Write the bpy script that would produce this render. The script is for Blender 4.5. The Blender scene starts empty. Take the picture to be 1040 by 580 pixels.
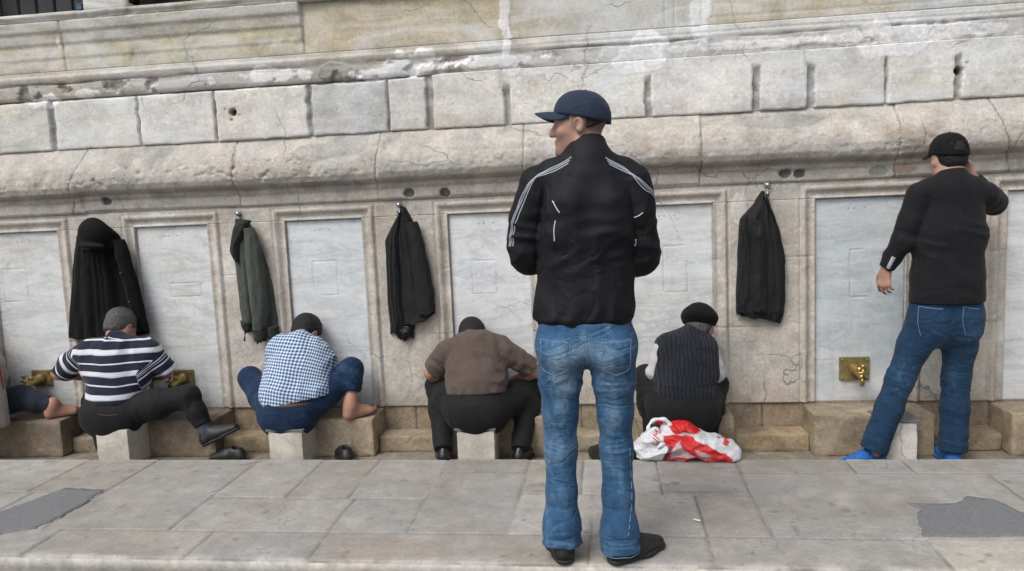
import bpy, math, random
import numpy as np
from mathutils import Vector, Matrix, Quaternion
R = math.radians
scene = bpy.context.scene
COL = scene.collection

# ------------------------------------------------------------------ camera
F_PX, PITCH, ROLL, YAW, CAM_D, CAM_Z = 760.0, R(6.3), R(-2.51), R(7.26), 4.6, 1.42
_cy, _sy = math.cos(YAW), math.sin(YAW)
c_fw = np.array([-_sy*math.cos(PITCH), _cy*math.cos(PITCH), -math.sin(PITCH)])
_r = np.cross(c_fw, [0, 0, 1.0]); _r /= np.linalg.norm(_r); _u = np.cross(_r, c_fw)
c_rt = math.cos(ROLL)*_r + math.sin(ROLL)*_u
c_up = -math.sin(ROLL)*_r + math.cos(ROLL)*_u
c_pos = np.array([0, -CAM_D, CAM_Z])
cam_data = bpy.data.cameras.new('camera')
cam = bpy.data.objects.new('camera', cam_data); COL.objects.link(cam)
cam.matrix_world = Matrix(((c_rt[0], c_up[0], -c_fw[0], c_pos[0]), (c_rt[1], c_up[1], -c_fw[1], c_pos[1]),
                           (c_rt[2], c_up[2], -c_fw[2], c_pos[2]), (0, 0, 0, 1)))
cam_data.sensor_width = 36; cam_data.lens = 36*F_PX/1040; cam_data.clip_end = 500; cam_data.clip_start = .05
scene.camera = cam

def at(x, y, Y):
    """world point seen at photograph pixel (x, y) on the vertical plane at depth Y"""
    d = (x-520)/F_PX*c_rt - (y-290)/F_PX*c_up + c_fw
    return c_pos + d*((Y+CAM_D)/d[1])

def at_ground(x, y, z=0.):
    d = (x-520)/F_PX*c_rt - (y-290)/F_PX*c_up + c_fw
    return c_pos + d*((z-CAM_Z)/d[2])
# ------------------------------------------------------------------ world, sun, exposure
SUN_EL, SUN_AZ = R(52), R(215)
w = bpy.data.worlds.new('World'); scene.world = w; w.use_nodes = True
nt = w.node_tree; bg = nt.nodes['Background']
sky = nt.nodes.new('ShaderNodeTexSky'); sky.sky_type = 'NISHITA'; sky.sun_disc = False
sky.sun_elevation = SUN_EL; sky.sun_rotation = SUN_AZ; sky.air_density = .9; sky.dust_density = 5.0; sky.ozone_density = 1.0
hsv = nt.nodes.new('ShaderNodeHueSaturation'); hsv.inputs['Saturation'].default_value = .38
nt.links.new(sky.outputs[0], hsv.inputs['Color']); nt.links.new(hsv.outputs[0], bg.inputs[0]); bg.inputs[1].default_value = .13
sun_d = bpy.data.lights.new('sun', 'SUN'); sun = bpy.data.objects.new('sun', sun_d); COL.objects.link(sun)
sun_d.energy = 1.0; sun_d.angle = R(28); sun_d.color = (1.0, .99, .975)
_dir = Vector((math.sin(SUN_AZ)*math.cos(SUN_EL), math.cos(SUN_AZ)*math.cos(SUN_EL), math.sin(SUN_EL)))
sun.rotation_euler = _dir.to_track_quat('Z', 'Y').to_euler()
scene.view_settings.view_transform = 'Standard'; scene.view_settings.look = 'None'
scene.view_settings.exposure = 0.33; scene.view_settings.gamma = 1.0
scene.cycles.max_bounces = 4; scene.cycles.adaptive_threshold = .02; scene.cycles.use_denoising = True

# ------------------------------------------------------------------ noise
_rng = np.random.RandomState(7)
_tab = _rng.rand(65536).astype(np.float32)
def _h(i, j, k): return _tab[(i*73856093 ^ j*19349663 ^ k*83492791) & 65535]
def noise3(p):
    """value noise in -1..1; p (...,3)"""
    p = np.asarray(p, dtype=np.float64); i = np.floor(p).astype(np.int64); f = p-i; f = f*f*(3-2*f)
    x, y, z = i[..., 0], i[..., 1], i[..., 2]; fx, fy, fz = f[..., 0], f[..., 1], f[..., 2]
    def lx(a, b): return a+(b-a)*fx
    a = lx(_h(x, y, z), _h(x+1, y, z)); b = lx(_h(x, y+1, z), _h(x+1, y+1, z))
    c = lx(_h(x, y, z+1), _h(x+1, y, z+1)); d = lx(_h(x, y+1, z+1), _h(x+1, y+1, z+1))
    e = a+(b-a)*fy; g = c+(d-c)*fy
    return (e+(g-e)*fz)*2-1
def fbm(x, z, sc, seed=0, o=4, zs=1.0):
    s = 0; a = 1; t = 0
    for k in range(o):
        s = s+a*noise3(np.stack([x/sc*2**k+seed*17.3, z/sc/zs*2**k+seed*3.1, np.full_like(x, seed*9.7+k*5.5)], -1)); t += a; a *= .5
    return s/t
def ss(a, b, x):
    t = np.clip((x-a)/(b-a), 0, 1); return t*t*(3-2*t)

# ------------------------------------------------------------------ object helpers
def prop(o, label=None, cat=None, group=None, kind=None):
    if label: o['label'] = label
    if cat: o['category'] = cat
    if group: o['group'] = group
    if kind: o['kind'] = kind
    return o
def mesh_obj(name, V, Fc, mat, parent=None, smooth=True, attrs=None):
    """V (n,3), Fc (m,4) or list of faces"""
    me = bpy.data.meshes.new(name); V = np.asarray(V, dtype=np.float32)
    if isinstance(Fc, np.ndarray):
        n, k = Fc.shape
        me.vertices.add(len(V)); me.vertices.foreach_set('co', V.ravel())
        me.loops.add(n*k); me.loops.foreach_set('vertex_index', Fc.astype(np.int32).ravel())
        me.polygons.add(n); me.polygons.foreach_set('loop_start', np.arange(0, n*k, k, dtype=np.int32))
        me.update(calc_edges=True)
    else:
        me.from_pydata([tuple(map(float, v)) for v in V], [], Fc); me.update()
    me.polygons.foreach_set('use_smooth', np.full(len(me.polygons), smooth))
    for an, val in (attrs or {}).items():
        val = np.asarray(val, dtype=np.float32)
        if val.ndim == 1:
            at_ = me.attributes.new(an, 'FLOAT', 'POINT'); at_.data.foreach_set('value', val)
        else:
            at_ = me.attributes.new(an, 'FLOAT_VECTOR', 'POINT'); at_.data.foreach_set('vector', val[:, :3].ravel())
    me.materials.append(mat)
    o = bpy.data.objects.new(name, me); COL.objects.link(o)
    if parent is not None: o.parent = parent
    return o
def empty(name, loc=(0, 0, 0)):
    o = bpy.data.objects.new(name, None); COL.objects.link(o); o.location = loc; o.empty_display_size = .05
    return o
def rebase(o, base):
    """put a mesh object's origin at a world point without moving it"""
    base = np.asarray(base, float); o.data.transform(Matrix.Translation(Vector(-base)))
    o.location = base
    return o
def adopt(child, parent):
    """parent a world-space mesh to an object that only has a translation"""
    child.parent = parent; child.matrix_parent_inverse = Matrix.Translation(-Vector(parent.location))
    return child

def grid_faces(nu, nv, closed_u=False):
    i = np.arange(nu if closed_u else nu-1); j = np.arange(nv-1)
    I, J = np.meshgrid(i, j, indexing='ij'); I2 = (I+1) % nu
    return np.stack([I*nv+J, I2*nv+J, I2*nv+J+1, I*nv+J+1], -1).reshape(-1, 4)

# a box with chamfered edges: (verts, faces)
def box_vf(x0, x1, y0, y1, z0, z1, b=.004):
    import bmesh
    bm = bmesh.new(); bmesh.ops.create_cube(bm, size=1)
    for v in bm.verts:
        v.co = Vector(((x0+x1)/2+v.co.x*(x1-x0), (y0+y1)/2+v.co.y*(y1-y0), (z0+z1)/2+v.co.z*(z1-z0)))
    if b > 0: bmesh.ops.bevel(bm, geom=bm.edges[:], offset=b, segments=2, affect='EDGES', profile=.6)
    bm.verts.index_update()
    V = np.array([v.co[:] for v in bm.verts]); Fl = [[v.index for v in f.verts] for f in bm.faces]; bm.free()
    return V, Fl
def join_vf(lst):
    V = []; Fl = []; n = 0
    for v, f in lst:
        V.append(np.asarray(v)); Fl += [[int(i)+n for i in q] for q in f]; n += len(v)
    return np.concatenate(V), Fl
def tube_vf(pts, rad, n=8, cap=True):
    pts = np.asarray(pts, float); m = len(pts); rad = np.broadcast_to(np.asarray(rad, float), (m,))
    t = np.gradient(pts, axis=0); t /= np.linalg.norm(t, axis=1)[:, None]+1e-12
    a = np.array([0, 0, 1.0]) if abs(t[0][2]) < .9 else np.array([1.0, 0, 0]); V = []
    for k in range(m):
        a = a-t[k]*(a@t[k]); a /= np.linalg.norm(a)+1e-12; b = np.cross(t[k], a)
        for j in range(n):
            th = 2*math.pi*j/n; V.append(pts[k]+rad[k]*(math.cos(th)*a+math.sin(th)*b))
    Fl = [[k*n+j, k*n+(j+1) % n, (k+1)*n+(j+1) % n, (k+1)*n+j] for k in range(m-1) for j in range(n)]
    if cap: Fl += [list(range(n))[::-1], [(m-1)*n+j for j in range(n)]]
    return np.array(V), Fl
def spline(pts, n=20):
    """Catmull-Rom through pts (any dimension)"""
    P = np.asarray(pts, float); P = np.vstack([2*P[0]-P[1], P, 2*P[-1]-P[-2]]); out = []
    seg = len(P)-3
    for s in np.linspace(0, seg, n):
        i = min(int(s), seg-1); t = s-i; a, b, c, d = P[i:i+4]
        out.append(.5*((2*b)+(-a+c)*t+(2*a-5*b+4*c-d)*t*t+(-a+3*b-3*c+d)*t**3))
    return np.array(out)

# ------------------------------------------------------------------ materials
class NB:
    def __init__(s, name):
        s.m = bpy.data.materials.new(name); s.m.use_nodes = True; s.t = s.m.node_tree; s.b = s.t.nodes['Principled BSDF']
    def n(s, ty, **kw):
        nd = s.t.nodes.new(ty)
        for k, v in kw.items():
            if k.startswith('_'): setattr(nd, k[1:], v)
        for k, v in kw.items():
            if not k.startswith('_'): s.set(nd, k, v)
        return nd
    def set(s, nd, k, v):
        key = int(k[1:]) if k[0] == 'i' and k[1:].isdigit() else k.replace('__', ' ')
        sk = nd.inputs[key]
        if isinstance(v, bpy.types.NodeSocket): s.t.links.new(v, sk)
        elif isinstance(v, bpy.types.Node): s.t.links.new(v.outputs[0], sk)
        else:
            if sk.type == 'RGBA' and len(v) == 3: v = (*v, 1)
            sk.default_value = v
    def noise(s, scale, detail=4, rough=.55, vec=None, dist=0):
        nd = s.n('ShaderNodeTexNoise', Scale=scale, Detail=detail, Roughness=rough, Distortion=dist)
        if vec is not None: s.set(nd, 'Vector', vec)
        return nd.outputs[0]
    def attr(s, name, vec=False):
        nd = s.n('ShaderNodeAttribute', _attribute_name=name); return nd.outputs[1] if vec else nd.outputs[2]
    def mr(s, v, a, b, c=0., d=1.):
        return s.n('ShaderNodeMapRange', i0=v, i1=a, i2=b, i3=c, i4=d).outputs[0]
    def math(s, op, a, b=0.):
        return s.n('ShaderNodeMath', _operation=op, i0=a, i1=b).outputs[0]
    def mix(s, f, a, b, bt='MIX'):
        nd = s.t.nodes.new('ShaderNodeMix'); nd.data_type = 'RGBA'; nd.blend_type = bt
        for k, v in ((0, f), (6, a), (7, b)):
            sk = nd.inputs[k]
            if isinstance(v, bpy.types.NodeSocket): s.t.links.new(v, sk)
            else: sk.default_value = (*v, 1) if k and len(v) == 3 else v
        return nd.outputs[2]
    def obj(s, scale=(1, 1, 1), rot=(0, 0, 0)):
        tc = s.n('ShaderNodeTexCoord'); mp = s.n('ShaderNodeMapping', Vector=tc.outputs['Object'], Scale=scale, Rotation=rot); return mp.outputs[0]
    def bump(s, h, dist, strength=1., normal=None):
        nd = s.n('ShaderNodeBump', Height=h, Distance=dist, Strength=strength)
        if normal is not None: s.set(nd, 'Normal', normal)
        return nd.outputs[0]
    def out(s, col=None, rough=None, normal=None, **kw):
        if col is not None: s.set(s.b, 'Base__Color', col)
        if rough is not None: s.set(s.b, 'Roughness', rough)
        if normal is not None: s.set(s.b, 'Normal', normal)
        for k, v in kw.items(): s.set(s.b, k, v)
        return s.m

def stone_mat(name, pores=1.0, fine=.10, veins=0., rough=.85, porescale=60, bumpd=.003, crack=1., smear=.32):
    """weathered stone: colour comes from the vertex attribute 'tint' times fine procedural mottling, pores and speckle"""
    b = NB(name); v = b.obj()
    tint = b.attr('tint', True)
    n1 = b.noise(9, 6, .62, v); n2 = b.noise(46, 5, .65, v); n3 = b.noise(125, 4, .7, v)
    f1 = b.mr(n1, .25, .75, 1-fine*1.5, 1+fine*1.3); f2 = b.mr(n2, .25, .75, 1-fine*1.2, 1+fine*1.2); f3 = b.mr(n3, .25, .75, 1-fine*1.1, 1+fine*1.1)
    m = b.math('MULTIPLY', b.math('MULTIPLY', f1, f2), f3)
    col = b.n('ShaderNodeVectorMath', _operation='SCALE', i0=tint); b.t.links.new(m, col.inputs['Scale']); col = col.outputs[0]
    # warm / cool drift
    n4 = b.noise(3.1, 4, .6, v); col = b.mix(b.mr(n4, .35, .7), col, b.mix(1.0, col, (1.05, .99, .93), 'MULTIPLY'))
    if veins:
        vv = b.obj((.45, 1, 1.9), (0, .65, 0)); n5 = b.noise(3.6, 8, .66, vv, 1.0); lines = b.mr(b.math('ABSOLUTE', b.math('SUBTRACT', n5, .5)), 0, .05, 1, 0)
        col = b.mix(b.math('MULTIPLY', lines, veins), col, (.30, .33, .36))
        n6 = b.noise(2.2, 5, .6, vv, 2.0); col = b.mix(b.mr(n6, .42, .68, 0, .55), col, (.74, .76, .78))
    # pores: travertine holes, gathered by a coarse mask
    vo = b.n('ShaderNodeTexVoronoi', Vector=b.obj((1, 1, 1.8)), Scale=porescale, Randomness=1.0)
    hole = b.mr(vo.outputs[0], .08, .30, 1, 0); msk = b.mr(b.noise(7, 4, .7, v), .50, .66)
    rgh = b.attr('pore'); hm = b.math('MULTIPLY', b.math('MULTIPLY', hole, msk), rgh)
    hm = b.math('MULTIPLY', hm, pores)
    col = b.mix(b.math('MULTIPLY', hm, .75), col, (.09, .075, .06))
    spk = b.mr(b.noise(330, 2, .5, v), .63, .72); spm = b.mr(b.noise(14, 3, .6, v), .5, .65)
    col = b.mix(b.math('MULTIPLY', b.math('MULTIPLY', spk, spm), .4), col, (.12, .105, .085))
    # hairline cracks, gathered where a coarse mask allows them
    dv = b.n('ShaderNodeVectorMath', _operation='ADD', i0=v, i1=b.n('ShaderNodeVectorMath', _operation='SCALE', i0=b.n('ShaderNodeTexNoise', Vector=v, Scale=6., Detail=5).outputs[1]).outputs[0])
    dv.inputs[1].links[0].from_node.inputs['Scale'].default_value = .16
    ck = b.n('ShaderNodeTexVoronoi', Vector=dv, Scale=1.7, _feature='DISTANCE_TO_EDGE'); crk = b.math('MULTIPLY', b.mr(ck.outputs[0], .0, .007, 1, 0), b.mr(b.noise(1.7, 3, .6, v), .50, .60))
    col = b.mix(b.math('MULTIPLY', crk, .55*crack), col, (.10, .085, .07)); hm = b.math('ADD', hm, b.math('MULTIPLY', crk, crack*.5))
    # soot-grey smears and pale salt blooms
    sm = b.mr(b.noise(5.3, 7, .72, b.obj((1, 1, .6))), .52, .72); col = b.mix(b.math('MULTIPLY', sm, smear), col, (.17, .16, .145))
    bl = b.mr(b.noise(11., 7, .75, b.obj((1, 1, 1.2)), .6), .58, .70); col = b.mix(b.math('MULTIPLY', bl, smear*.7), col, (.66, .655, .64))
    h = b.math('ADD', b.math('MULTIPLY', n2, .8), b.math('MULTIPLY', n3, .25)); h = b.math('SUBTRACT', h, b.math('MULTIPLY', hm, 1.6))
    h = b.math('ADD', h, n1)
    return b.out(col, b.mr(n2, .3, .7, rough-.1, rough+.08), b.bump(h, bumpd, .9))
M = {}
M['travertine'] = stone_mat('travertine', 1.15, .17, bumpd=.005)
M['marble'] = stone_mat('grey_marble', .15, .10, .42, .6, 80, .0018, .7, .14)
M['block'] = stone_mat('marble_block', .6, .17, .14, .75, 70, .004, .8, .26)
M['step'] = stone_mat('ochre_limestone', 1.2, .24, 0, .8, 75, .005, .6, .35)
M['paving'] = stone_mat('paving_stone', .5, .14, 0, .75, 110, .003, .5, .20)
M['stool_stone'] = stone_mat('stool_stone', .8, .12, 0, .8, 45, .002)
def plain_mat(name, col, rough=.8, metallic=0., nscale=30, amt=.15, bump=.001, **kw):
    b = NB(name); v = b.obj(); n = b.noise(nscale, 5, .6, v); n2 = b.noise(nscale*5, 3, .6, v)
    f = b.math('MULTIPLY', b.mr(n, .25, .75, 1-amt, 1+amt), b.mr(n2, .25, .75, 1-amt*.6, 1+amt*.6))
    c = b.n('ShaderNodeVectorMath', _operation='SCALE', i0=col); b.t.links.new(f, c.inputs['Scale'])
    return b.out(c.outputs[0], b.mr(n, .3, .7, rough-.07, rough+.07), b.bump(b.math('ADD', n, n2), bump), Metallic=metallic, **kw)
M['asphalt'] = plain_mat('asphalt_repair', (.165, .170, .178), .85, 0, 60, .22, .003)
M['road'] = plain_mat('road_surface', (.10, .10, .10), .9, 0, 40, .25, .003)
M['brass'] = plain_mat('aged_brass', (.34, .24, .09), .38, .85, 35, .35, .001)
M['brass_new'] = plain_mat('polished_brass', (.48, .34, .13), .34, .85, 35, .25, .0008)
M['brass_stain'] = plain_mat('tarnished_brass', (.23, .19, .085), .55, .5, 30, .4, .002)
M['steel'] = plain_mat('hook_steel', (.45, .46, .48), .3, .9, 60, .15, .0005)
M['slab'] = plain_mat('dark_slab', (.13, .135, .145), .5, 0, 40, .2, .001)
M['iron'] = plain_mat('dark_iron', (.02, .022, .025), .6, .3, 40, .2, .001)
M['void'] = plain_mat('window_dark', (.03, .03, .035), .5, 0, 10, .3, .001)
M['glass_blue'] = plain_mat('blue_window', (.05, .13, .22), .3, 0, 60, .5, .001)
M['butt'] = plain_mat('cigarette_paper', (.75, .73, .68), .8, 0, 200, .1, .0003)
# ------------------------------------------------------------------ the wall (height fields with real relief)
PCX = [-4.94, -3.87, -2.81, -1.775, -.715, .385, 1.475, 2.525, 3.59]     # panel centres
PW = .255                                                            # panel half width
Z_P0, Z_P1 = .15, 1.368
wall = empty('fountain_wall', (0, 0, 0))
prop(wall, 'long weathered stone ablution wall with pale marble panels, a rounded ledge and block courses', 'wall')

def relief(name, x0, x1, z0, z1, fn, mat, res=.008, parent=wall, back=True):
    """a front surface y=-depth(x,z) with closed returns at its edges"""
    nx = max(3, int((x1-x0)/res)+1); nz = max(3, int((z1-z0)/res)+1)
    X, Z = np.meshgrid(np.linspace(x0, x1, nx), np.linspace(z0, z1, nz), indexing='ij')
    d, tint, pore = fn(X, Z)
    # returned rim pushed back into the wall
    Y = -d
    V = np.stack([X, Y, Z], -1); Fc = grid_faces(nx, nz)
    V = V.reshape(-1, 3); T = tint.reshape(-1, 3); Pp = pore.reshape(-1)
    if back:
        idx = np.arange(nx*nz).reshape(nx, nz)
        loop = np.concatenate([idx[:, 0], idx[-1, 1:], idx[-2::-1, -1], idx[0, -2:0:-1]])
        rim = V[loop].copy(); rim[:, 1] = .12; n0 = len(V); m = len(loop)
        V = np.vstack([V, rim]); T = np.vstack([T, T[loop]]); Pp = np.concatenate([Pp, Pp[loop]])
        a = np.arange(m); b = (a+1) % m
        Fr = np.stack([loop[b], loop[a], n0+a, n0+b], -1); Fc = np.vstack([Fc, Fr])
    return mesh_obj(name, V, Fc, mat, parent, True, {'tint': T, 'pore': Pp})

def col3(c): return np.array(c, dtype=float)
def lerp3(base, c, m): return base+(col3(c)-base)*np.clip(m, 0, 1)[..., None]
def tintf(X, c): return np.broadcast_to(col3(c), X.shape+(3,)).copy()
TR = (.475, .455, .42); TRP = (.45, .40, .36); MB = (.56, .57, .565); OCH = (.27, .22, .155); CEM = (.255, .25, .235); LIME = (.80, .815, .83)

def near_lines(v, lines):
    d = np.full(v.shape, 9.); 
    for l in lines: d = np.minimum(d, np.abs(v-l))
    return d

def f_pilaster(X, Z):
    d = np.full(X.shape, .022)
    wob = .0035*fbm(X, Z, .10, 3)
    tint = tintf(X, TR); warm = fbm(X, Z, .5, 4); tint = lerp3(tint, (.49, .445, .40), ss(-.1, .6, warm)*.7)
    # courses in the pilasters: one joint about z 1.02 and .60, and vertical joints beside some frames
    jz = near_lines(Z+.006*fbm(X, Z, .3, 9), [.62, 1.03]); g = ss(.004, .0015, jz)*ss(-.35, .2, fbm(X, Z, .2, 10))*.75
    dx = np.full(X.shape, 9.)
    for c in PCX:
        ax = np.abs(X-c); out = np.maximum((ax-(PW+.085)), (Z-(Z_P1+.078)))     # signed distance outside the frame
        inn = np.maximum(ax-PW, Z-Z_P1)
        # frame: incised outer line, bead, fillet, inner cavetto
        s = inn/.085
        fr = (out < 0) & (inn > 0)
        prof = np.interp(s, [0, .06, .14, .22, .45, .52, .60, .74, .88, .94, 1.0], [.004, .014, .015, .008, .016, .024, .032, .036, .030, .016, .018])
        d = np.where(fr, prof, d); g = np.where(fr & (jz > .004), 0, g)
        d = d-.006*ss(.006, .001, np.abs(out+.0)); dx = np.minimum(dx, np.abs(out))
    for c in [(a+b)/2 for a, b in zip(PCX[:-1], PCX[1:])]:
        off = .10*math.sin(c*5.1); lo, hi = ((.62, 1.03) if math.cos(c*9) > 0 else (.15, .62))
        v = np.abs(X-(c+off)+.004*fbm(X, Z, .1, 5)); g = np.maximum(g, ss(.004, .001, v)*(Z > lo)*(Z < hi)*.45*ss(-.3, .3, fbm(X, Z, .15, 19)))
    ero = np.maximum(0, fbm(X, Z, .16, 11)-.25)*.022
    d = d+wob*.5-ero-.007*g+.0022*fbm(X, Z, .03, 12, 3)
    dirt = ss(.1, .6, fbm(X, Z, .22, 14))
    tint = lerp3(tint, (.30, .27, .235), dirt*.42+.75*g)
    tint = lerp3(tint, (.62, .615, .60), ss(.15, .5, fbm(X, Z, .3, 21))*.7)          # pale lime bloom
    tint = lerp3(tint, CEM, ss(.42, .5, fbm(X, Z, .35, 23, 5))*ss(.75, .5, Z)*.55)     # cement smears low down
    tint = lerp3(tint, OCH, ss(.30, .16, Z)*.35)
    # broken plaster: paler rendered spot beside the blazer hook
    m = ss(1, .8, ((X-.79)/.055)**2+((Z-1.33)/.10)**2+.5*fbm(X, Z, .05, 31)); tint = lerp3(tint, (.60, .61, .60), m*.8); d = d+.004*m
    top = ss(1.44, 1.462, Z); d = d*(1-top)+.018*top
    pore = ss(-.2, .4, fbm(X, Z, .35, 16))
    return d, tint, pore*.9
# the pilaster sheet is cut into strips so that no strip lies over a marble panel
for i in range(len(PCX)-1):
    a, b_ = PCX[i]+PW, PCX[i+1]-PW
    relief('pilaster', a, b_, Z_P0, Z_P1, f_pilaster, M['travertine'], .007)
relief('frame_head', -4.68, 3.33, Z_P1, 1.468, f_pilaster, M['travertine'], .007)

def panel_fn(i, c):
    base = [(.60, .62, .62), (.57, .60, .61), (.58, .615, .63), (.545, .60, .64), (.62, .65, .68), (.61, .64, .65), (.475, .54, .58), (.62, .645, .655), (.58, .6, .6)][i]
    def f(X, Z):
        d = .0005*fbm(X, Z, .12, 40+i)
        tint = tintf(X, base); u = X-c
        rect = {1: (-.20, -.02, .90, 1.12), 3: (-.095, .065, .88, 1.10), 4: (-.12, .035, .86, 1.07), 5: (-.04, .10, .84, 1.12), 6: (-.05, .07, .78, 1.06), 2: (-.05, .16, .90, .99)}.get(i)
        if rect is not None:
            l, r, lo, hi = rect; uu = u+.10*(Z-1)*0; wv = .004*fbm(X, Z, .06, 50+i)
            e = np.minimum(np.minimum(np.abs(uu-l+wv), np.abs(uu-r+wv))+9*((Z < lo) | (Z > hi)), np.minimum(np.abs(Z-lo+wv), np.abs(Z-hi+wv))+9*((uu < l) | (uu > r)))
            m = ss(.006, .001, e)*ss(-.55, .1, fbm(X, Z, .09, 60+i)); d = d-.003*m; tint = lerp3(tint, (.34, .35, .36), m*.55)
        tint = lerp3(tint, (.46, .43, .375), ss(.1, .75, fbm(X, Z, .45, 70+i))*.35)
        tint = lerp3(tint, (.64, .655, .66), ss(.0, .6, fbm(X, Z, .25, 75+i, 4, .5))*.6)
        streak = ss(.0, .6, fbm(X, Z, .05, 80+i, 3, 9))*ss(.8, .2, Z); tint = lerp3(tint, (.37, .375, .365), streak*.6)
        tint = lerp3(tint, (.33, .29, .22), ss(.30, .15, Z)*(.35+.3*fbm(X, Z, .1, 85+i)))
        tint = lerp3(tint, (.36, .345, .315), ss(.16, .0, np.hypot(u, (Z-.28)*.7))*.4*(.6+.5*fbm(X, Z, .06, 95+i)))
        # edges slightly broken
        e = np.minimum(PW-np.abs(u), Z_P1-Z); m = ss(.012, .002, e+.006*fbm(X, Z, .04, 90+i)); d = d-.004*m; tint = lerp3(tint, (.27, .25, .22), m*.55)
        for (hx, hz) in ((-.03, 1.30), (.03, 1.302), (-.06, 1.299)):
            m = ss(.006, .002, np.hypot(u-hx, Z-hz)); tint = lerp3(tint, (.15, .14, .13), m)*1.0; d = d-.004*m
        return d, tint, np.full(X.shape, .25)
    return f
for i, c in enumerate(PCX):
    if 0 < i < 8: relief('marble_panel', c-PW+.0005, c+PW-.0005, Z_P0, Z_P1-.0005, panel_fn(i, c), M['marble'], .005)

def f_base(X, Z):      # back wall behind the steps, below the panels
    d = np.full(X.shape, .006)+.003*fbm(X, Z, .1, 101); tint = tintf(X, OCH)
    tint = lerp3(tint, (.36, .325, .27), ss(0, .6, fbm(X, Z, .25, 102))*.6); tint = lerp3(tint, (.21, .17, .12), ss(.1, .7, fbm(X, Z, .12, 103))*.6)
    g = ss(.006, .001, near_lines(X+.003*fbm(X, Z, .05, 104), [a+.53 for a in PCX])); d = d-.008*g; tint = lerp3(tint, (.10, .085, .07), g)
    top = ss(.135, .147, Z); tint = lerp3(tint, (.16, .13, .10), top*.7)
    return d, tint, np.ones(X.shape)
relief('base_course', -4.9, 3.6, -.01, .1495, f_base, M['step'], .009)

LJ = [-4.4, -3.38, -2.30, -1.372, -.471, .567, 1.65, 2.19, 3.2]
PROF_Z = [1.468, 1.476, 1.482, 1.535, 1.545, 1.552, 1.572, 1.578, 1.585, 1.605, 1.64, 1.68, 1.72, 1.77, 1.82, 1.865, 1.885]
PROF_D = [.022, .030, .040, .046, .050, .062, .064, .062, .085, .115, .135, .138, .130, .108, .075, .045, .028]
def f_ledge(X, Z):
    zz = Z+.006*fbm(X, Z, .8, 120, 2)
    cell = np.digitize(X+.012*np.sin(Z*30), LJ); dj = np.full(X.shape, 9.)
    for k, l in enumerate(LJ): dj = np.minimum(dj, np.abs(X-l-(Z-1.72)*[.0, .35, .02, .1, .03, .02, 0, -.3, 0][k]*(1 if k not in (1,) else 1)+.008*fbm(X, Z, .07, 121+k, 3)))
    d = np.interp(zz+.004*np.sin(cell*2.3), PROF_Z, PROF_D)+.004*np.sin(cell*1.9)
    roll = ss(1.575, 1.62, Z)*ss(1.86, 1.80, Z)
    ero = np.maximum(0, fbm(X, Z, .22, 125, 5)-.12); pit = np.maximum(0, fbm(X, Z, .045, 126, 3, .7)-.2)
    band = ss(1.60, 1.66, Z)*ss(1.80, 1.72, Z)
    rough_x = ss(-.1, .4, fbm(X, X*0, .9, 127, 2))
    d = d-roll*(ero*.035)-band*pit*.036*(.35+rough_x)+.0045*fbm(X, Z, .05, 128, 4)
    g = ss(.0055, .0015, dj)*ss(-.6, .0, fbm(X, Z, .1, 129)); d = d-.009*g
    # ragged upper edge against the block course
    tint = tintf(X, (.43, .412, .385)); cellr = np.sin(cell*12.9)*.5
    tint = tint*(1+.07*cellr)[..., None]
    tint = lerp3(tint, (.50, .485, .46), ss(-.1, .5, fbm(X, Z, .3, 130))*.7)
    tint = lerp3(tint, (.33, .28, .22), ss(.05, .6, fbm(X, Z, .15, 131))*band*.7)
    tint = lerp3(tint, (.235, .195, .165), ss(1.625, 1.585, Z)*ss(1.54, 1.56, Z)*(.30+.45*ss(-.3, .4, fbm(X, Z, .12, 132))))   # uneven darker band along the drip edge
    m = ss(.42, .5, fbm(X, Z*1.0, .28, 133, 5)+.18*ss(1.72, 1.84, Z)); tint = lerp3(tint, (.31, .31, .295), m*.75)       # cement repairs
    for (cx, cz, rx, rz) in ((-1.75, 1.785, .19, .055), (1.02, 1.82, .24, .04), (-.62, 1.70, .035, .02), (1.35, 1.60, .05, .03)):
        m = ss(1.0, .85, ((X-cx)/rx)**2+((Z-cz)/rz)**2+.5*fbm(X, Z, .09, 135)); tint = lerp3(tint, (.335, .335, .32), m*.9); d = d+.004*m
    tint = lerp3(tint, (.13, .12, .10), g*.7)
    for cx, cz in ((-3.22, 1.545), (-1.20, 1.51), (1.05, 1.52), (1.13, 1.515), (-.97, 1.50)):
        m = ss(1, .6, ((X-cx)/.035)**2+((Z-cz)/.028)**2+.6*fbm(X, Z, .03, 137)); d = d-.022*m; tint = lerp3(tint, (.07, .06, .055), m*.85)
    m = ss(1, .8, ((X-1.70)/.07)**2+((Z-1.515)/.03)**2+.4*fbm(X, Z, .05, 138)); tint = lerp3(tint, (.30, .20, .16), m*.7)   # exposed brick-red spot
    m = ss(1, .8, ((X-1.56)/.06)**2+((Z-1.51)/.03)**2+.4*fbm(X, Z, .05, 139)); tint = lerp3(tint, (.235, .255, .23), m*.9)
    return d, tint, .35+.9*band*rough_x+.25*roll
relief('ledge_moulding', -4.9, 3.6, 1.468, 1.886, f_ledge, M['travertine'], .007)

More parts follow.
